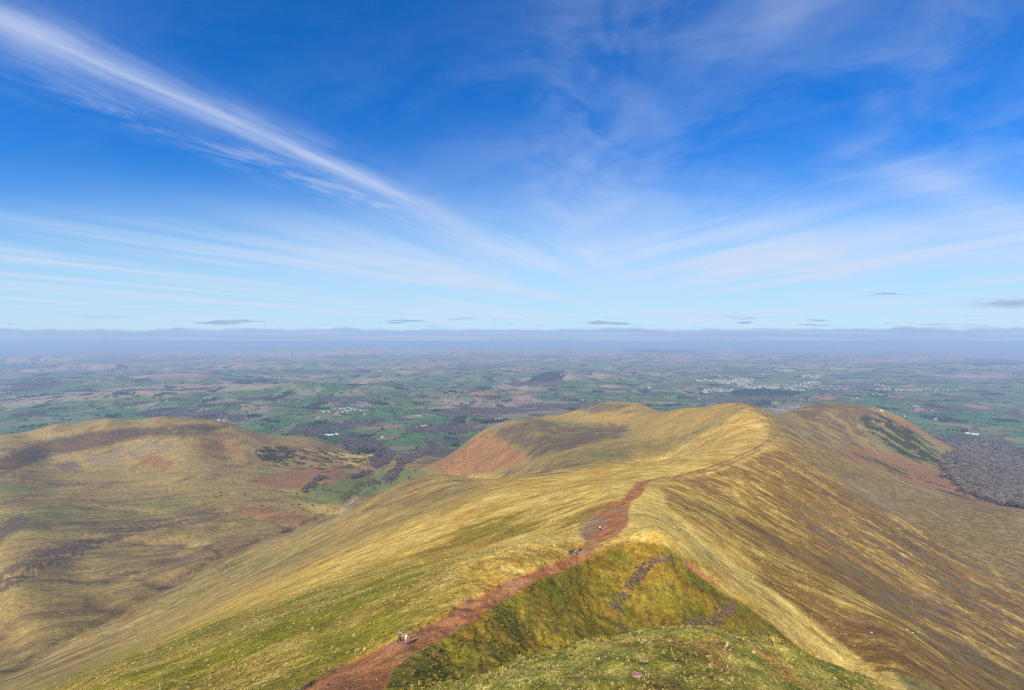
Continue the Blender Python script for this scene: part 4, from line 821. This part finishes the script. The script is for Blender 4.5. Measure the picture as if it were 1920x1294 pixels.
# town: most of its houses one by one, the rest as a mass
TL = ['pale house in the bright white blocks on the western slope of the town', 'pale house in the tall crowded centre of the town', 'pale house in the long terrace rows along the near edge of the town', 'pale house beside the dark wooded edge of the town centre', 'pale house in the spread-out middle suburb of the town', 'pale house in the narrow strip of roofs linking the eastern suburbs', 'pale house around the bright estate at the east end of the town', 'pale house in the small estate on the slope above the eastern suburbs', 'pale house of the separate hamlet on the hill above the town', 'pale house at the far western tip of the town', 'pale house scattered on the hillside north-east of the town', 'pale house of the outlying rows strung east of the town']
TOWN = [('330,130 620,130 620,182 420,178', 62), ('580,110 790,112 790,230 640,225', 66), ('230,240 520,236 600,238 520,270 230,266', 44), ('780,205 1080,190 1090,225 960,252 790,245', 44), ('1120,190 1390,170 1390,256 1150,248', 44), ('1390,205 1650,212 1650,250 1400,252', 26), ('1650,198 1900,205 1900,250 1680,250', 34),
        ('1360,152 1550,152 1550,178 1370,178', 22), ('1030,18 1225,20 1225,46 1040,44', 20), ('160,122 330,122 330,150 160,150', 18), ('1300,76 1600,76 1600,100 1320,100', 14), ('1900,215 2300,240 2900,232 2900,250 2200,262', 30)]
singles, mass = [], []
for ti, (a, n) in enumerate(TOWN):
    q = P(a); xs = [p[0] for p in q]; ys = [p[1] for p in q]; k = 0
    while k < n*2:
        x = rg.uniform(min(xs), max(xs)); y = rg.uniform(min(ys), max(ys))
        if inside(np.array([x]), np.array([y]), q)[0]: (singles if k < n*.56 else mass).append((1280+x/6, 690+y/6, TL[ti])); k += 1
g3 = ground([p[0] for p in singles], [p[1] for p in singles])
for g_, s_ in zip(g3, singles): put_house(rg.choice((0, 0, 1, 2, 2, 3)), g_, rg.uniform(-1.5, 1.5), rg.uniform(1.2, 2.0), s_[2], 'house', s_[2].split(' ', 1)[1].replace('house', 'houses'))
g3 = ground([p[0] for p in mass], [p[1] for p in mass])
for h_ in HP[:3]: pass
MP = []
for h_ in (HP[0], HP[2]):
    bm = bmesh.new(); mats_ = []
    for o_ in [h_]+list(h_.children):
        b0 = len(bm.faces); bm.from_mesh(o_.data); bm.faces.ensure_lookup_table()
        for f_ in bm.faces[b0:]: f_.material_index += len(mats_)
        mats_ += [s.material for s in o_.material_slots]
    me = bpy.data.meshes.new('town_house_form'); bm.to_mesh(me); bm.free()
    for m_ in mats_: me.materials.append(m_)
    MP.append(bpy.data.objects.new('town_house_form', me))
scatter('town_houses', g3, [rg.uniform(1.1, 1.7) for _ in mass], MP, 0.0, 9)
FARM = [((20, 580, 3), '875,518 885,514', 'white farmhouse in the green fields above the heathery hill'), ((20, 580, 3), '1095,500 1130,498 1115,505', 'farm building beside the long field hedge, nearer the brown common'), ((20, 580, 3), '645,558 665,556', 'farm building behind the small round conifer clump'), ((20, 580, 3), '1175,628 1195,630', 'grey-white farm building just over the shoulder of the heathery hill'),
        ((640, 580, 3), '380,487 395,484', 'farm building in the green fields above the village'), ((640, 580, 3), '105,525 120,529', 'low farm building on the slope above the village'), ((640, 580, 3), '440,602', 'lone white house in the meadow below the long wood'), ((640, 580, 3), '228,720 238,722', 'white cottage at the edge of the near hedged field'), ((640, 580, 3), '870,618 890,615 910,618', 'farm building on the green slope behind the middle spur'),
        ((640, 580, 3), '1400,385', 'lone white house in the flat green vale'), ((640, 580, 3), '855,422', 'white house at the foot of the wooded knoll'), ((640, 580, 3), '1360,512 1090,510 1040,536 860,538', 'small white house among the fields beyond the spur top'), ((1260, 580, 3), '150,507 158,506', 'long white house at the edge of the dark wood behind the ridge summit'), ((1260, 580, 3), '1370,545 1385,547 1360,544', 'white farm building in the hedged fields east of the town'),
        ((1260, 580, 3), '1180,573', 'white farmhouse just above the shoulder of the far brown hill'), ((1260, 580, 3), '1310,604', 'white cottage by the hedge below the farmhouse'), ((1260, 580, 3), '1480,620 1495,618', 'grey farm building by the long dark hedge'), ((1260, 580, 3), '1040,500 1010,502 1130,480 1190,478 1170,480', 'white farm building along the lane south of the town'), ((1260, 580, 3), '1300,453 1315,452', 'white building at the east end of the town'),
        ((560, 740, 8), '1830,325 1800,322', 'white farm building in the open green fields behind the village'), ((560, 740, 8), '990,305 975,303', 'white cottage by the hedge below the village'), ((560, 740, 8), '300,345 270,365', 'white house at the near end of the village woods'), ((560, 740, 8), '900,128 940,130 985,130', 'pale farm building by the field hedge behind the village')]
for (ox, oy, s_), l_, lab in FARM:
    q = P(l_); g3 = ground([ox+a/s_ for a, b in q], [oy+b/s_ for a, b in q])
    for i, g_ in enumerate(g3): put_house(0 if i == 0 else rg.choice((0, 2, 3)), g_, rg.uniform(-.7, .7), rg.uniform(1.2, 1.6), lab, 'house', lab.split(' ', 1)[1] if len(g3) > 1 else None)
clus = [((640, 580, 3), (985, 1085, 336, 352), 16, 'pale house of the hamlet on the slope beyond the wooded knoll'), ((640, 580, 3), (1225, 1300, 360, 372), 12, 'white house of the hamlet right behind the wooded knoll'), ((20, 580, 3), (1390, 1480, 374, 384), 6, 'white house of the hamlet in the left distance'), ((1260, 580, 3), (1480, 1640, 446, 462), 16, 'pale house of the village east of the town'), ((20, 580, 3), (1240, 1320, 385, 397), 5, 'pale house of the hamlet above the brown common')]
for (ox, oy, s_), (x0, x1, y0, y1), n, lab in clus:
    q = [(rg.uniform(x0, x1), rg.uniform(y0, y1)) for _ in range(n)]; g3 = ground([ox+a/s_ for a, b in q], [oy+b/s_ for a, b in q])
    for g_ in g3: put_house(rg.choice((0, 1, 2)), g_, rg.uniform(-.7, .7), rg.uniform(1.3, 1.8), lab, 'house', lab.split(' ', 2)[2])
BARN = [((560, 740, 8), '440,612 500,608 575,600', 'long white-roofed barn of the farm where the moor meets the fields', .9), ((560, 740, 8), '1765,492 1850,475 1905,470', 'blue-white roofed barn of the farm by the small wood', .9), ((1260, 580, 3), '1660,699 1690,703 1712,706', 'big pale shed of the farm in the green eastern fields', 1.0), ((1260, 580, 3), '1770,762', 'long low grey shed beside the eastern wood', 1.0),
        ((1280, 690, 6), '50,272 100,274 190,277 230,275 265,278', 'big white shed on the near edge of the town', 1.2), ((640, 580, 3), '1700,446 1730,444', 'big white shed in the vale left of the town', 1.2), ((560, 740, 8), '1255,645', 'white barn beside the hedge at the foot of the moor', .5)]
for (ox, oy, s_), l_, lab, sc in BARN:
    q = P(l_); g3 = ground([ox+a/s_ for a, b in q], [oy+b/s_ for a, b in q])
    for g_ in g3: put_house(4, g_, rg.uniform(-.35, .35), sc*rg.uniform(.9, 1.15), lab, 'barn', lab.split(' ', 1)[1] if len(g3) > 1 else None)

# ------------------------------------------------------------------ grass tussocks
def tuft_mesh(rg, n=16, spread=.8):
    V, F = [], []
    for i in range(n):
        a = rg.uniform(0, 6.283); d = Vector((math.cos(a), math.sin(a), 0)); q = Vector((-d.y, d.x, 0)); L = rg.uniform(.6, 1.1); b0 = d*rg.uniform(0, .25); k = len(V); w_ = rg.uniform(.05, .10)
        m_ = b0+d*L*.35*spread+Vector((0, 0, L*.6)); t_ = b0+d*L*.95*spread+Vector((0, 0, L*.55))
        V += [b0-q*w_, b0+q*w_, m_+q*w_, m_-q*w_, t_]; F += [(k, k+1, k+2, k+3), (k+3, k+2, k+4)]
    return V, F
def tuft_set(name, colors):
    out = []
    for i, c in enumerate(colors):
        V, F = tuft_mesh(rg, 16, (.8, 1.0, .6)[i % 3]); out.append(mesh_obj(name, V, F, mat(name+' grass', c, var=.2, scale=3, obj_random=.25), link=False))
    return out
T_STRAW = tuft_set('straw_tuft', [(.56, .45, .17), (.50, .38, .12), (.44, .33, .09)]); T_OLIVE = tuft_set('olive_tuft', [(.21, .175, .025), (.26, .19, .03), (.12, .12, .02)]); T_GREEN = tuft_set('green_tuft', [(.21, .21, .035), (.36, .30, .09), (.15, .155, .025)])
nopath = (pathm < .1)*(PY < 1330)*vis
clus_ = ss(.0, .45, fbm(lx*.5, ly, 3.2, 3, 170)+nA*.3)
td = turf*nopath*(Y < 190)*(.10+1.5*ss(.12, .5, fbm(lx*.5, ly, 2.4, 3, 171)+.25*nA-.10))
pts, r = sow(td*0.75, 31, 26000); scatter('pale_tussocks', pts, (r.exponential(.14, len(pts))+.14).clip(.14, .75), T_STRAW, .2, 10)
gd = np.clip(ridge*(1-turf*.8)+spur, 0, 1)*nopath*(1-ss(170, 300, Y))*(Y > 48)*(1-hol)*clus_
pts, r = sow(gd*0.9, 32, 60000); scatter('dry_grass', pts, (r.exponential(.14, len(pts))+.14).clip(.14, .65), T_STRAW, .2, 11)
pts, r = sow(turf*nopath*(Y < 190)*.9, 33, 40000); scatter('green_turf', pts, r.uniform(.10, .28, len(pts)), T_OLIVE, .2, 12)
pts, r = sow(hol*nopath*(.4+ss(-.2, .4, fbm(X, Y, 2.2, 3, 172)))*1.6, 34, 40000); scatter('hollow_grass', pts, (r.exponential(.10, len(pts))+.12).clip(.1, .5), T_OLIVE+T_OLIVE+T_STRAW[2:], .3, 13)
kd = fgm*(Y > 9)*nopath*np.ones_like(X)
pts, r = sow(kd*44*(.15+ss(-.3, .3, fbm(X, Y, .9, 3, 173))), 35, 90000); scatter('knoll_grass', pts, r.uniform(.035, .10, len(pts)), T_GREEN, .25, 14)
pts, r = sow(kd*14*ss(.0, .4, fbm(X, Y, 1.4, 3, 174)), 36, 14000); scatter('knoll_tussocks', pts, (r.exponential(.035, len(pts))+.05).clip(.05, .15), T_STRAW[:2]+T_GREEN[1:2], .25, 15)

# ------------------------------------------------------------------ stones and rocks
def rock_mesh(rg, sub=2, flat=.7, jag=.28):
    bm = bmesh.new(); bmesh.ops.create_icosphere(bm, subdivisions=sub, radius=1.0); ax = [rg.uniform(0, 50) for _ in range(3)]
    cuts = [(Vector((rg.gauss(0, 1), rg.gauss(0, 1), rg.gauss(0, 1))).normalized(), rg.uniform(.5, .8)) for _ in range(7)]
    for v in bm.verts:
        for n_, d_ in cuts:
            k = v.co.dot(n_)
            if k > d_: v.co -= n_*(k-d_)
        nn = math.sin(v.co.x*4+ax[0])*math.sin(v.co.y*5+ax[1])*math.sin(v.co.z*4+ax[2]); v.co *= 1+jag*nn; v.co.z *= flat
    V = [v.co.copy() for v in bm.verts]; F = [tuple(v.index for v in f.verts) for f in bm.faces]; bm.free(); return V, F
M_ROCK = mat('dark brown-grey sandstone', (.070, .048, .032), var=.4, scale=1.6, c2=(.20, .14, .09)); M_RED = mat('red sandstone', (.30, .16, .115), var=.3, scale=1.0, c2=(.42, .27, .21)); M_REDD = mat('dark red stone', (.20, .105, .085), var=.3)
SR = []
for m_ in (M_RED, M_REDD, M_ROCK): V, F = rock_mesh(rg, 1, .6); SR.append(mesh_obj('stone_form', V, F, m_, link=False))
edge = pathm*(Y < 330)*(Y > 44)
pts, r = sow(edge*(.25+2.0*ss(.0, .4, fbm(X, Y, 3, 3, 180))+1.2*ss(820, 600, PX)), 41, 22000); scatter('path_stones', pts, r.exponential(.055, len(pts)).clip(.03, .30), SR, .5, 16)
scr = np.zeros_like(X)
for a in ('1335,1150 1360,1128 1378,1132 1375,1155 1352,1160', '1285,1172 1310,1158 1345,1155 1360,1168 1340,1182 1300,1178', '1385,1190 1400,1175 1420,1182 1440,1195 1420,1205', '1180,1085 1200,1062 1225,1045 1240,1050 1222,1066 1200,1092 1185,1100'): scr = np.maximum(scr, area(a, 3, 3, 60, 128))
pts, r = sow(scr*4.0, 42, 6000); scatter('scree', pts, r.exponential(.16, len(pts)).clip(.08, .6), [SR[2], SR[2], SR[1]], .5, 17)
OUT = [('1182,1096 1188,1088 1193,1080 1199,1073 1206,1066 1214,1061', 1.0, 'dark jagged band of rock running down the back of the green hollow'), ('1222,1050 1228,1047 1236,1045', .7, 'small grey rock ledge at the head of the green hollow'), ('1150,1137 1157,1140 1156,1132', .85, 'lone reddish-grey rock knob low on the hollow wall'), ('1165,1117 1170,1122 1174,1113', .7, 'small rock step between the knob and the dark rock band'),
       ('1350,1150 1358,1142 1366,1135 1362,1152 1372,1145', .9, 'purple-grey rock outcrop below the pale spur'), ('1296,1172 1308,1168 1322,1170 1335,1166 1345,1163', .8, 'broken rock ledge above the bare red slab'), ('1172,1182 1178,1181 1185,1184 1166,1180', .6, 'low rock lip where the hollow meets the grassy knoll')]
for l_, sz_, lab in OUT:
    q = P(l_); g3 = ground([p[0] for p in q], [p[1] for p in q]); e = empty('rock_outcrop', g3[0]); tag(e, lab, 'rock')
    for g_ in g3:
        for j in range(6):
            V, F = rock_mesh(rg, 2, .62, .35); s3 = sz_*rg.uniform(.3, .8); o = mesh_obj('rock', V, F, M_ROCK, e); o.scale = (s3*1.1, s3*.9, s3); o.rotation_euler = (rg.uniform(-.5, .5), rg.uniform(-.5, .5), rg.uniform(0, 6)); o.location = Vector(g_)-Vector(g3[0])+Vector((0, 0, 0)); jx, jy = rg.uniform(-1.1, 1.1), rg.uniform(-1.1, 1.1); o.location.x += jx; o.location.y += jy; o.location.z += float(surf(np.array([g_[0]+jx]), np.array([g_[1]+jy]))[0])-g_[2]-.15*s3
V, F = rock_mesh(rg, 2, .6); o = mesh_obj('boulder', V, F, M_REDD); o.location = ground(1391, 1188)[0]; o.scale = (.8, .6, .6); tag(o, 'single reddish boulder lying by the bare red slab', 'rock')
V, F = rock_mesh(rg, 2, .6); o = mesh_obj('boulder', V, F, M_ROCK); o.location = ground(1273, 1124)[0]; o.scale = (.45, .35, .4); tag(o, 'small pale boulder in the middle of the green hollow', 'rock')
for (a, b, s_, lab) in ((1208, 1239, .16, 'small pinkish stone on the grassy knoll edge'), (1195, 1268, .20, 'pinkish stone at the bottom of the grassy knoll')):
    V, F = rock_mesh(rg, 2, .6); o = mesh_obj('boulder', V, F, M_RED); o.location = ground(a, b)[0]; o.scale = (s_*1.2, s_, s_); tag(o, lab, 'rock')

# ------------------------------------------------------------------ people
def skin_body(name, joints, edges, mat_, parent, root='pelvis', sub=2):
    """joints: name -> (x, y, z, r) or (x, y, z, rx, ry); one continuous surface grown round connected edges"""
    names = list(joints); me = bpy.data.meshes.new(name); me.from_pydata([joints[n][:3] for n in names], [(names.index(a), names.index(b)) for a, b in edges], [])
    o = bpy.data.objects.new(name, me); C.objects.link(o); md = o.modifiers.new('s', 'SKIN')
    md.use_smooth_shade = True
    for i, n in enumerate(names):
        j = joints[n]; v = me.skin_vertices[0].data[i]; v.radius = (j[3], j[4] if len(j) > 4 else j[3]); v.use_root = (n == root) or (root not in joints and i == 0)
    sb = o.modifiers.new('u', 'SUBSURF'); sb.levels = sub; sb.render_levels = sub
    dg = bpy.context.evaluated_depsgraph_get(); nm = bpy.data.meshes.new_from_object(o.evaluated_get(dg)); o.modifiers.clear(); o.data = nm; bpy.data.meshes.remove(me)
    nm.materials.clear(); nm.materials.append(mat_); o.parent = parent; return o
M_SKIN = mat('skin', (.55, .33, .24), rough=.55, var=.05); M_HAIRD = mat('dark hair', (.025, .016, .012), rough=.6)
def two_bone(a, b, la, lb, bend):
    a = Vector(a); b = Vector(b); d = b-a; L = min(d.length, (la+lb)*.999); dn = d.normalized(); x = (la*la-lb*lb+L*L)/(2*L); h = math.sqrt(max(la*la-x*x, 0)); bend = Vector(bend); bend = (bend-dn*bend.dot(dn)).normalized()
    return a+dn*x+bend*h, a+dn*L
def make_person(loc, rz, H, pelvis, chest_dir, feet, hands, top, legs, label, hair=M_HAIRD, hat=None, bag=None, shoes=None, sleeves=False, fingers=True, group=None, face_dir=(0, -1, 0)):
    """figure faces -Y of its Empty; feet and hands are targets in metres for a 1.7 m body"""
    e = empty('person', loc, rz); e.scale = (H/1.7,)*3; tag(e, label, 'person', group)
    pz = Vector(pelvis); cdir = Vector(chest_dir).normalized(); chest = pz+cdir*.36; neck = chest+cdir*.15; head = neck+cdir*.06+Vector((0, -.015, .12))
    J = {'pelvis': (*pz, .135, .10), 'waist': (*(pz+cdir*.16), .105, .082), 'chest': (*chest, .14, .095), 'neck0': (*neck, .055), 'neck1': (*(neck+cdir*.05), .048), 'head': (*head, .082, .095), 'crown': (*(head+Vector((0, 0, .075))), .07, .08)}
    E = [('pelvis', 'waist'), ('waist', 'chest'), ('chest', 'neck0'), ('neck0', 'neck1'), ('neck1', 'head'), ('head', 'crown')]
    tp = {}
    for s, i in ((-1, 0), (1, 1)):
        t = 'R' if s < 0 else 'L'; hip = pz+Vector((s*.085, 0, -.04)); f = Vector(feet[i]); ankle = f+Vector((0, .03, .08)); k, an = two_bone(hip, ankle, .42, .42, feet[i][3:] if len(feet[i]) > 3 else (0, -1, .1)) if False else two_bone(hip, Vector(feet[i][:3])+Vector((0, .03, .08)), .42, .42, (s*.1, -1, .35))
        toe = an+Vector((0, -.17, -.05)); J.update({'hip'+t: (*hip, .088), 'knee'+t: (*k, .058), 'calf'+t: (*(k*.62+an*.38), .056), 'ank'+t: (*an, .036), 'toe'+t: (*toe, .035, .028)})
        E += [('pelvis', 'hip'+t), ('hip'+t, 'knee'+t), ('knee'+t, 'calf'+t), ('calf'+t, 'ank'+t), ('ank'+t, 'toe'+t)]
        sh = chest+cdir*.09+Vector((s*.175, 0, 0)); hnd = Vector(hands[i][:3]); el, wr = two_bone(sh, hnd, .28, .25, hands[i][3:])
        J.update({'sho'+t: (*sh, .052), 'elb'+t: (*el, .037), 'wri'+t: (*wr, .024)}); E += [('chest', 'sho'+t), ('sho'+t, 'elb'+t), ('elb'+t, 'wri'+t)]
        dr = (wr-el).normalized(); sd_ = dr.cross(Vector((0, 0, 1)) if abs(dr.z) < .9 else Vector((0, 1, 0))).normalized(); palm = wr+dr*.075; J['palm'+t] = (*palm, .036, .018); E.append(('wri'+t, 'palm'+t)); tp[t] = (sh, el, wr, hip, k, an, toe, palm, dr, sd_)
    body = skin_body('body', J, E, M_SKIN, e)
    # fingers, ears, nose
    for t in 'RL':
        sh, el, wr, hip, k, an, toe, palm, dr, sd_ = tp[t]
        if fingers:
            up = dr.cross(sd_)
            fj, fe = {'root': (*(wr+dr*.05), .014)}, []
            for q in range(4):
                o_ = sd_*(-.027+.018*q); b_ = palm+o_; L = (.06, .072, .068, .052)[q]; m_ = b_+dr*L*.55; t_ = m_+dr*L*.4-up*L*.25
                fj.update({f'a{q}': (*b_, .0095), f'b{q}': (*m_, .0088), f'c{q}': (*t_, .0075)}); fe += [('root', f'a{q}'), (f'a{q}', f'b{q}'), (f'b{q}', f'c{q}')]
            th = wr+dr*.03-sd_*.03; fj.update({'t0': (*th, .012), 't1': (*(th-sd_*.025+dr*.035), .0095), 't2': (*(th-sd_*.03+dr*.06), .008)}); fe += [('root', 't0'), ('t0', 't1'), ('t1', 't2')]
            skin_body('hand', fj, fe, M_SKIN, e, 'root', 1)
        # shoes
        dirt = (toe-an); skin_body('shoe', {'h': (*(an+Vector((0, .045, -.045))), .046, .04), 'm': (*(an+Vector((0, -.05, -.045))), .05, .04), 't': (*(toe+Vector((0, -.03, -.01))), .04, .032)}, [('h', 'm'), ('m', 't')], shoes or M_SHOE, e, 'h', 1)
    hd = head
    nose = bpy.data.meshes.new('face')
    V, F = [], []
    def ball(c, rx, ry, rz_, n=8):
        k0 = len(V)
        for a in range(1, n//2):
            for b in range(n):
                th, ph = math.pi*a/(n//2), 2*math.pi*b/n; V.append(Vector(c)+Vector((rx*math.sin(th)*math.cos(ph), ry*math.sin(th)*math.sin(ph), rz_*math.cos(th))))
        V.append(Vector(c)+Vector((0, 0, rz_))); V.append(Vector(c)-Vector((0, 0, rz_))); T_, B_ = len(V)-2, len(V)-1; m_ = n//2-1
        for a in range(m_-1):
            for b in range(n): F.append((k0+a*n+b, k0+(a+1)*n+b, k0+(a+1)*n+(b+1) % n, k0+a*n+(b+1) % n))
        for b in range(n): F.append((T_, k0+b, k0+(b+1) % n)); F.append((B_, k0+(m_-1)*n+(b+1) % n, k0+(m_-1)*n+b))
    ball(hd+Vector((0, -.098, -.01)), .013, .018, .022); ball(hd+Vector((.082, 0, -.005)), .01, .02, .03); ball(hd+Vector((-.082, 0, -.005)), .01, .02, .03)
    mesh_obj('nose_and_ears', V, F, M_SKIN, e, smooth=True); V, F = [], []
    for s in (-1, 1): ball(hd+Vector((s*.032, -.084, .012)), .013, .01, .008)
    ball(hd+Vector((0, -.088, -.048)), .024, .008, .006); mesh_obj('eyes_and_mouth', V, F, M_FACE, e, smooth=True)
    skin_body('hair', {'a': (*(hd+Vector((0, .012, .088))), .108, .112), 'b': (*(hd+Vector((0, .05, .02))), .100, .085), 'c': (*(hd+Vector((0, .07, -.07))), .045, .04)}, [('a', 'b'), ('b', 'c')], hair, e, 'a', 1)
    if hat: skin_body('hat', {'a': (*(hd+Vector((0, .0, .075))), .10, .10), 'b': (*(hd+Vector((0, .0, .125))), .075, .075)}, [('a', 'b')], hat, e, 'a', 2)
    g_ = .016
    TJ = {'pelvis': (*(pz+cdir*.02), .150, .115), 'waist': (*(pz+cdir*.17), .122, .100), 'chest': (*(chest), .158, .112), 'top': (*(chest+cdir*.10), .115, .075)}; TE = [('pelvis', 'waist'), ('waist', 'chest'), ('chest', 'top')]
    for t in 'RL':
        sh, el, wr = tp[t][:3]; TJ['s'+t] = (*sh, .060); TE.append(('chest', 's'+t))
        if sleeves: TJ['e'+t] = (*el, .05); TJ['w'+t] = (*(wr*.9+el*.1), .038); TE += [('s'+t, 'e'+t), ('e'+t, 'w'+t)]
    skin_body('top', TJ, TE, top, e)
    LJ = {'pelvis': (*(pz+Vector((0, 0, -.01))), .148, .118)}; LE = []
    for t in 'RL':
        hip, k, an = tp[t][3:6]; LJ.update({'h'+t: (*hip, .104), 'k'+t: (*k, .068), 'c'+t: (*(k*.62+an*.38), .065), 'a'+t: (*(an*.93+k*.07), .045)}); LE += [('pelvis', 'h'+t), ('h'+t, 'k'+t), ('k'+t, 'c'+t), ('c'+t, 'a'+t)]
    skin_body('leggings', LJ, LE, legs, e)
    if bag:
        bk = chest+Vector((0, .17, -.06)); o = skin_body('backpack', {'a': (*(bk+Vector((0, 0, .16))), .13, .09), 'b': (*(bk+Vector((0, .02, 0))), .17, .11), 'c': (*(bk+Vector((0, 0, -.18))), .15, .10)}, [('a', 'b'), ('b', 'c')], bag, e, 'b')
    return e
M_SHOE = mat('dark shoes', (.05, .05, .055)); M_FACE = mat('eyes and lips', (.10, .04, .035)); M_TEAL = mat('teal top', (.012, .13, .22), var=.1); M_BLACK = mat('black leggings', (.012, .013, .016)); M_WHITE = mat('white top', (.80, .80, .86)); M_PINK = mat('pink and purple leggings', (.22, .05, .22), scale=9, c2=(.75, .28, .42), var=.2)
M_GREEN = mat('green hat cloth', (.03, .22, .05)); M_NAVY = mat('dark navy jacket', (.015, .018, .03)); M_GREY = mat('blue-grey jacket', (.10, .16, .20), var=.2); M_PALE = mat('pale cream cloth', (.6, .52, .45)); M_YEL = mat('yellow rucksack', (.75, .55, .02)); M_PGREY = mat('grey shoes', (.35, .38, .42))
def gpt(a, b): g_ = ground(a, b)[0]; return Vector((g_[0], g_[1], float(surf(np.array([g_[0]]), np.array([g_[1]]))[0])))
def face_cam(p, off=0): return math.atan2(-p.x, p.y)*1 + off       # -Y of the figure turned to the camera
def hz(x, y): return float(surf(np.array([x]), np.array([y]))[0])
def standing(loc, rz, fx):
    """feet heights follow the slope under each foot"""
    out = []
    for (x, y) in fx:
        wx = loc.x + x*math.cos(rz)-y*math.sin(rz); wy = loc.y + x*math.sin(rz)+y*math.cos(rz); out.append((x, y, hz(wx, wy)-loc.z+.015))
    return out
p = gpt(749.5, 1201.5); rz = -0.20
make_person(p, rz, 1.72, (0.05, 0, .86), (.02, -.02, 1), standing(p, rz, [(-.33, -.10), (.20, .05)]), [(-.10, -.16, 1.50, -.9, -.3, .1), (.20, -.10, .93, 1, .3, 0)], M_TEAL, M_BLACK, 'woman in a teal top and black leggings shading her eyes beside the red path', shoes=M_PGREY)
p = gpt(762.0, 1203.0)
make_person(p, rz, 1.64, (0, 0, .84), (.0, -.02, 1), standing(p, rz, [(-.10, -.12), (.08, .06)]), [(-.25, -.05, .80, -.4, .6, 0), (.24, .02, .82, .4, .6, 0)], M_WHITE, M_PINK, 'woman in a white top and pink patterned leggings walking on the red path', shoes=M_PGREY)
p = gpt(1125, 993.5)
make_person(p, 2.9, 1.72, (0, 0, .86), (.0, -.08, 1), standing(p, 2.9, [(-.10, -.16), (.10, .14)]), [(-.25, -.15, .9, -.4, .8, 0), (.25, .05, .85, .4, .8, 0)], M_WHITE, M_NAVY, 'lone walker with green hat and white rucksack on the wide stony stretch of path', hat=M_GREEN, bag=M_WHITE, fingers=False)
for (a, b, tm, lm, sm, rz, lab) in ((1067.5, 1037, M_NAVY, M_BLACK, M_PGREY, .5, 'walker in black sitting on the grass, farthest from the red path'), (1079.5, 1037.5, M_GREY, M_GREY, M_PALE, -.3, 'walker in a blue-grey jacket sitting on the grass next to the one in black'), (1086.5, 1030, M_NAVY, M_BLACK, M_PALE, 1.0, 'walker sitting close to the path edge with pale shoes'), (1072.5, 1035, M_NAVY, M_BLACK, M_PALE, -.6, 'walker in navy sitting between the one in black and the one in blue-grey')):
    p = gpt(a, b); ft = standing(p, rz, [(-.14, -.68), (.14, -.62)])
    make_person(p, rz, 1.72, (0, 0, .13), (.0, .12, 1), ft, [(-.2, -.42, .38, -.8, 0, -.2), (.2, -.40, .38, .8, 0, -.2)], tm, lm, lab, shoes=sm, sleeves=True, fingers=False)
p = gpt(1201.5, 906); make_person(p, 2.8, 1.8, (0, 0, .86), (0, -.08, 1), standing(p, 2.8, [(-.1, -.15), (.1, .12)]), [(-.25, -.15, .9, -.4, .8, 0), (.25, .05, .85, .4, .8, 0)], M_NAVY, M_BLACK, 'distant walker in black with a yellow rucksack where the path tops the rise', bag=M_YEL, sleeves=True, fingers=False)
p = gpt(1209, 905.5); make_person(p, 2.8, 1.65, (0, 0, .86), (0, -.05, 1), standing(p, 2.8, [(-.1, -.12), (.1, .10)]), [(-.25, -.15, .9, -.4, .8, 0), (.25, .05, .85, .4, .8, 0)], M_NAVY, M_NAVY, 'distant walker in dark clothes just ahead of the yellow rucksack', sleeves=True, fingers=False)
# sheep on the steep east face
def make_sheep(loc, rz, label):
    e = empty('sheep', loc, rz); e.scale = (.66,)*3; tag(e, label, 'sheep', 'sheep on the steep brown face')
    J = {'pelvis': (0, .30, .62, .19), 'mid': (0, 0, .62, .23), 'chest': (0, -.30, .62, .18), 'neck': (0, -.48, .74, .11), 'tail': (0, .50, .58, .06)}
    skin_body('body', J, [('pelvis', 'mid'), ('mid', 'chest'), ('chest', 'neck'), ('pelvis', 'tail')], M_WOOL, e)
    skin_body('head', {'a': (0, -.52, .80, .085), 'b': (0, -.70, .72, .05), 'e1': (.10, -.52, .84, .025), 'e2': (-.10, -.52, .84, .025)}, [('a', 'b'), ('a', 'e1'), ('a', 'e2')], M_SHFACE, e, 'a')
    for x in (-.12, .12):
        for y in (-.28, .28): skin_body('leg', {'a': (x, y, .5, .05), 'b': (x, y+(.05 if y > 0 else -.01), .28, .035), 'c': (x, y, .0, .028), 'd': (x, y-.04, -.02, .03)}, [('a', 'b'), ('b', 'c'), ('c', 'd')], M_SHFACE, e, 'a', 1)
M_WOOL = mat('off-white fleece', (.66, .63, .56), var=.12, scale=6); M_SHFACE = mat('pale sheep face', (.5, .46, .42))
for a, b, l in ((1634, 1188, 'small white sheep highest on the steep brown face'), (1701, 1182, 'small white sheep alone in the middle of the steep face'), (1712, 1188, 'white sheep, one of the close pair low on the steep face'), (1722, 1187, 'white sheep on the outer side of the close pair')): make_sheep(gpt(a, b), rg.uniform(0, 6), l)
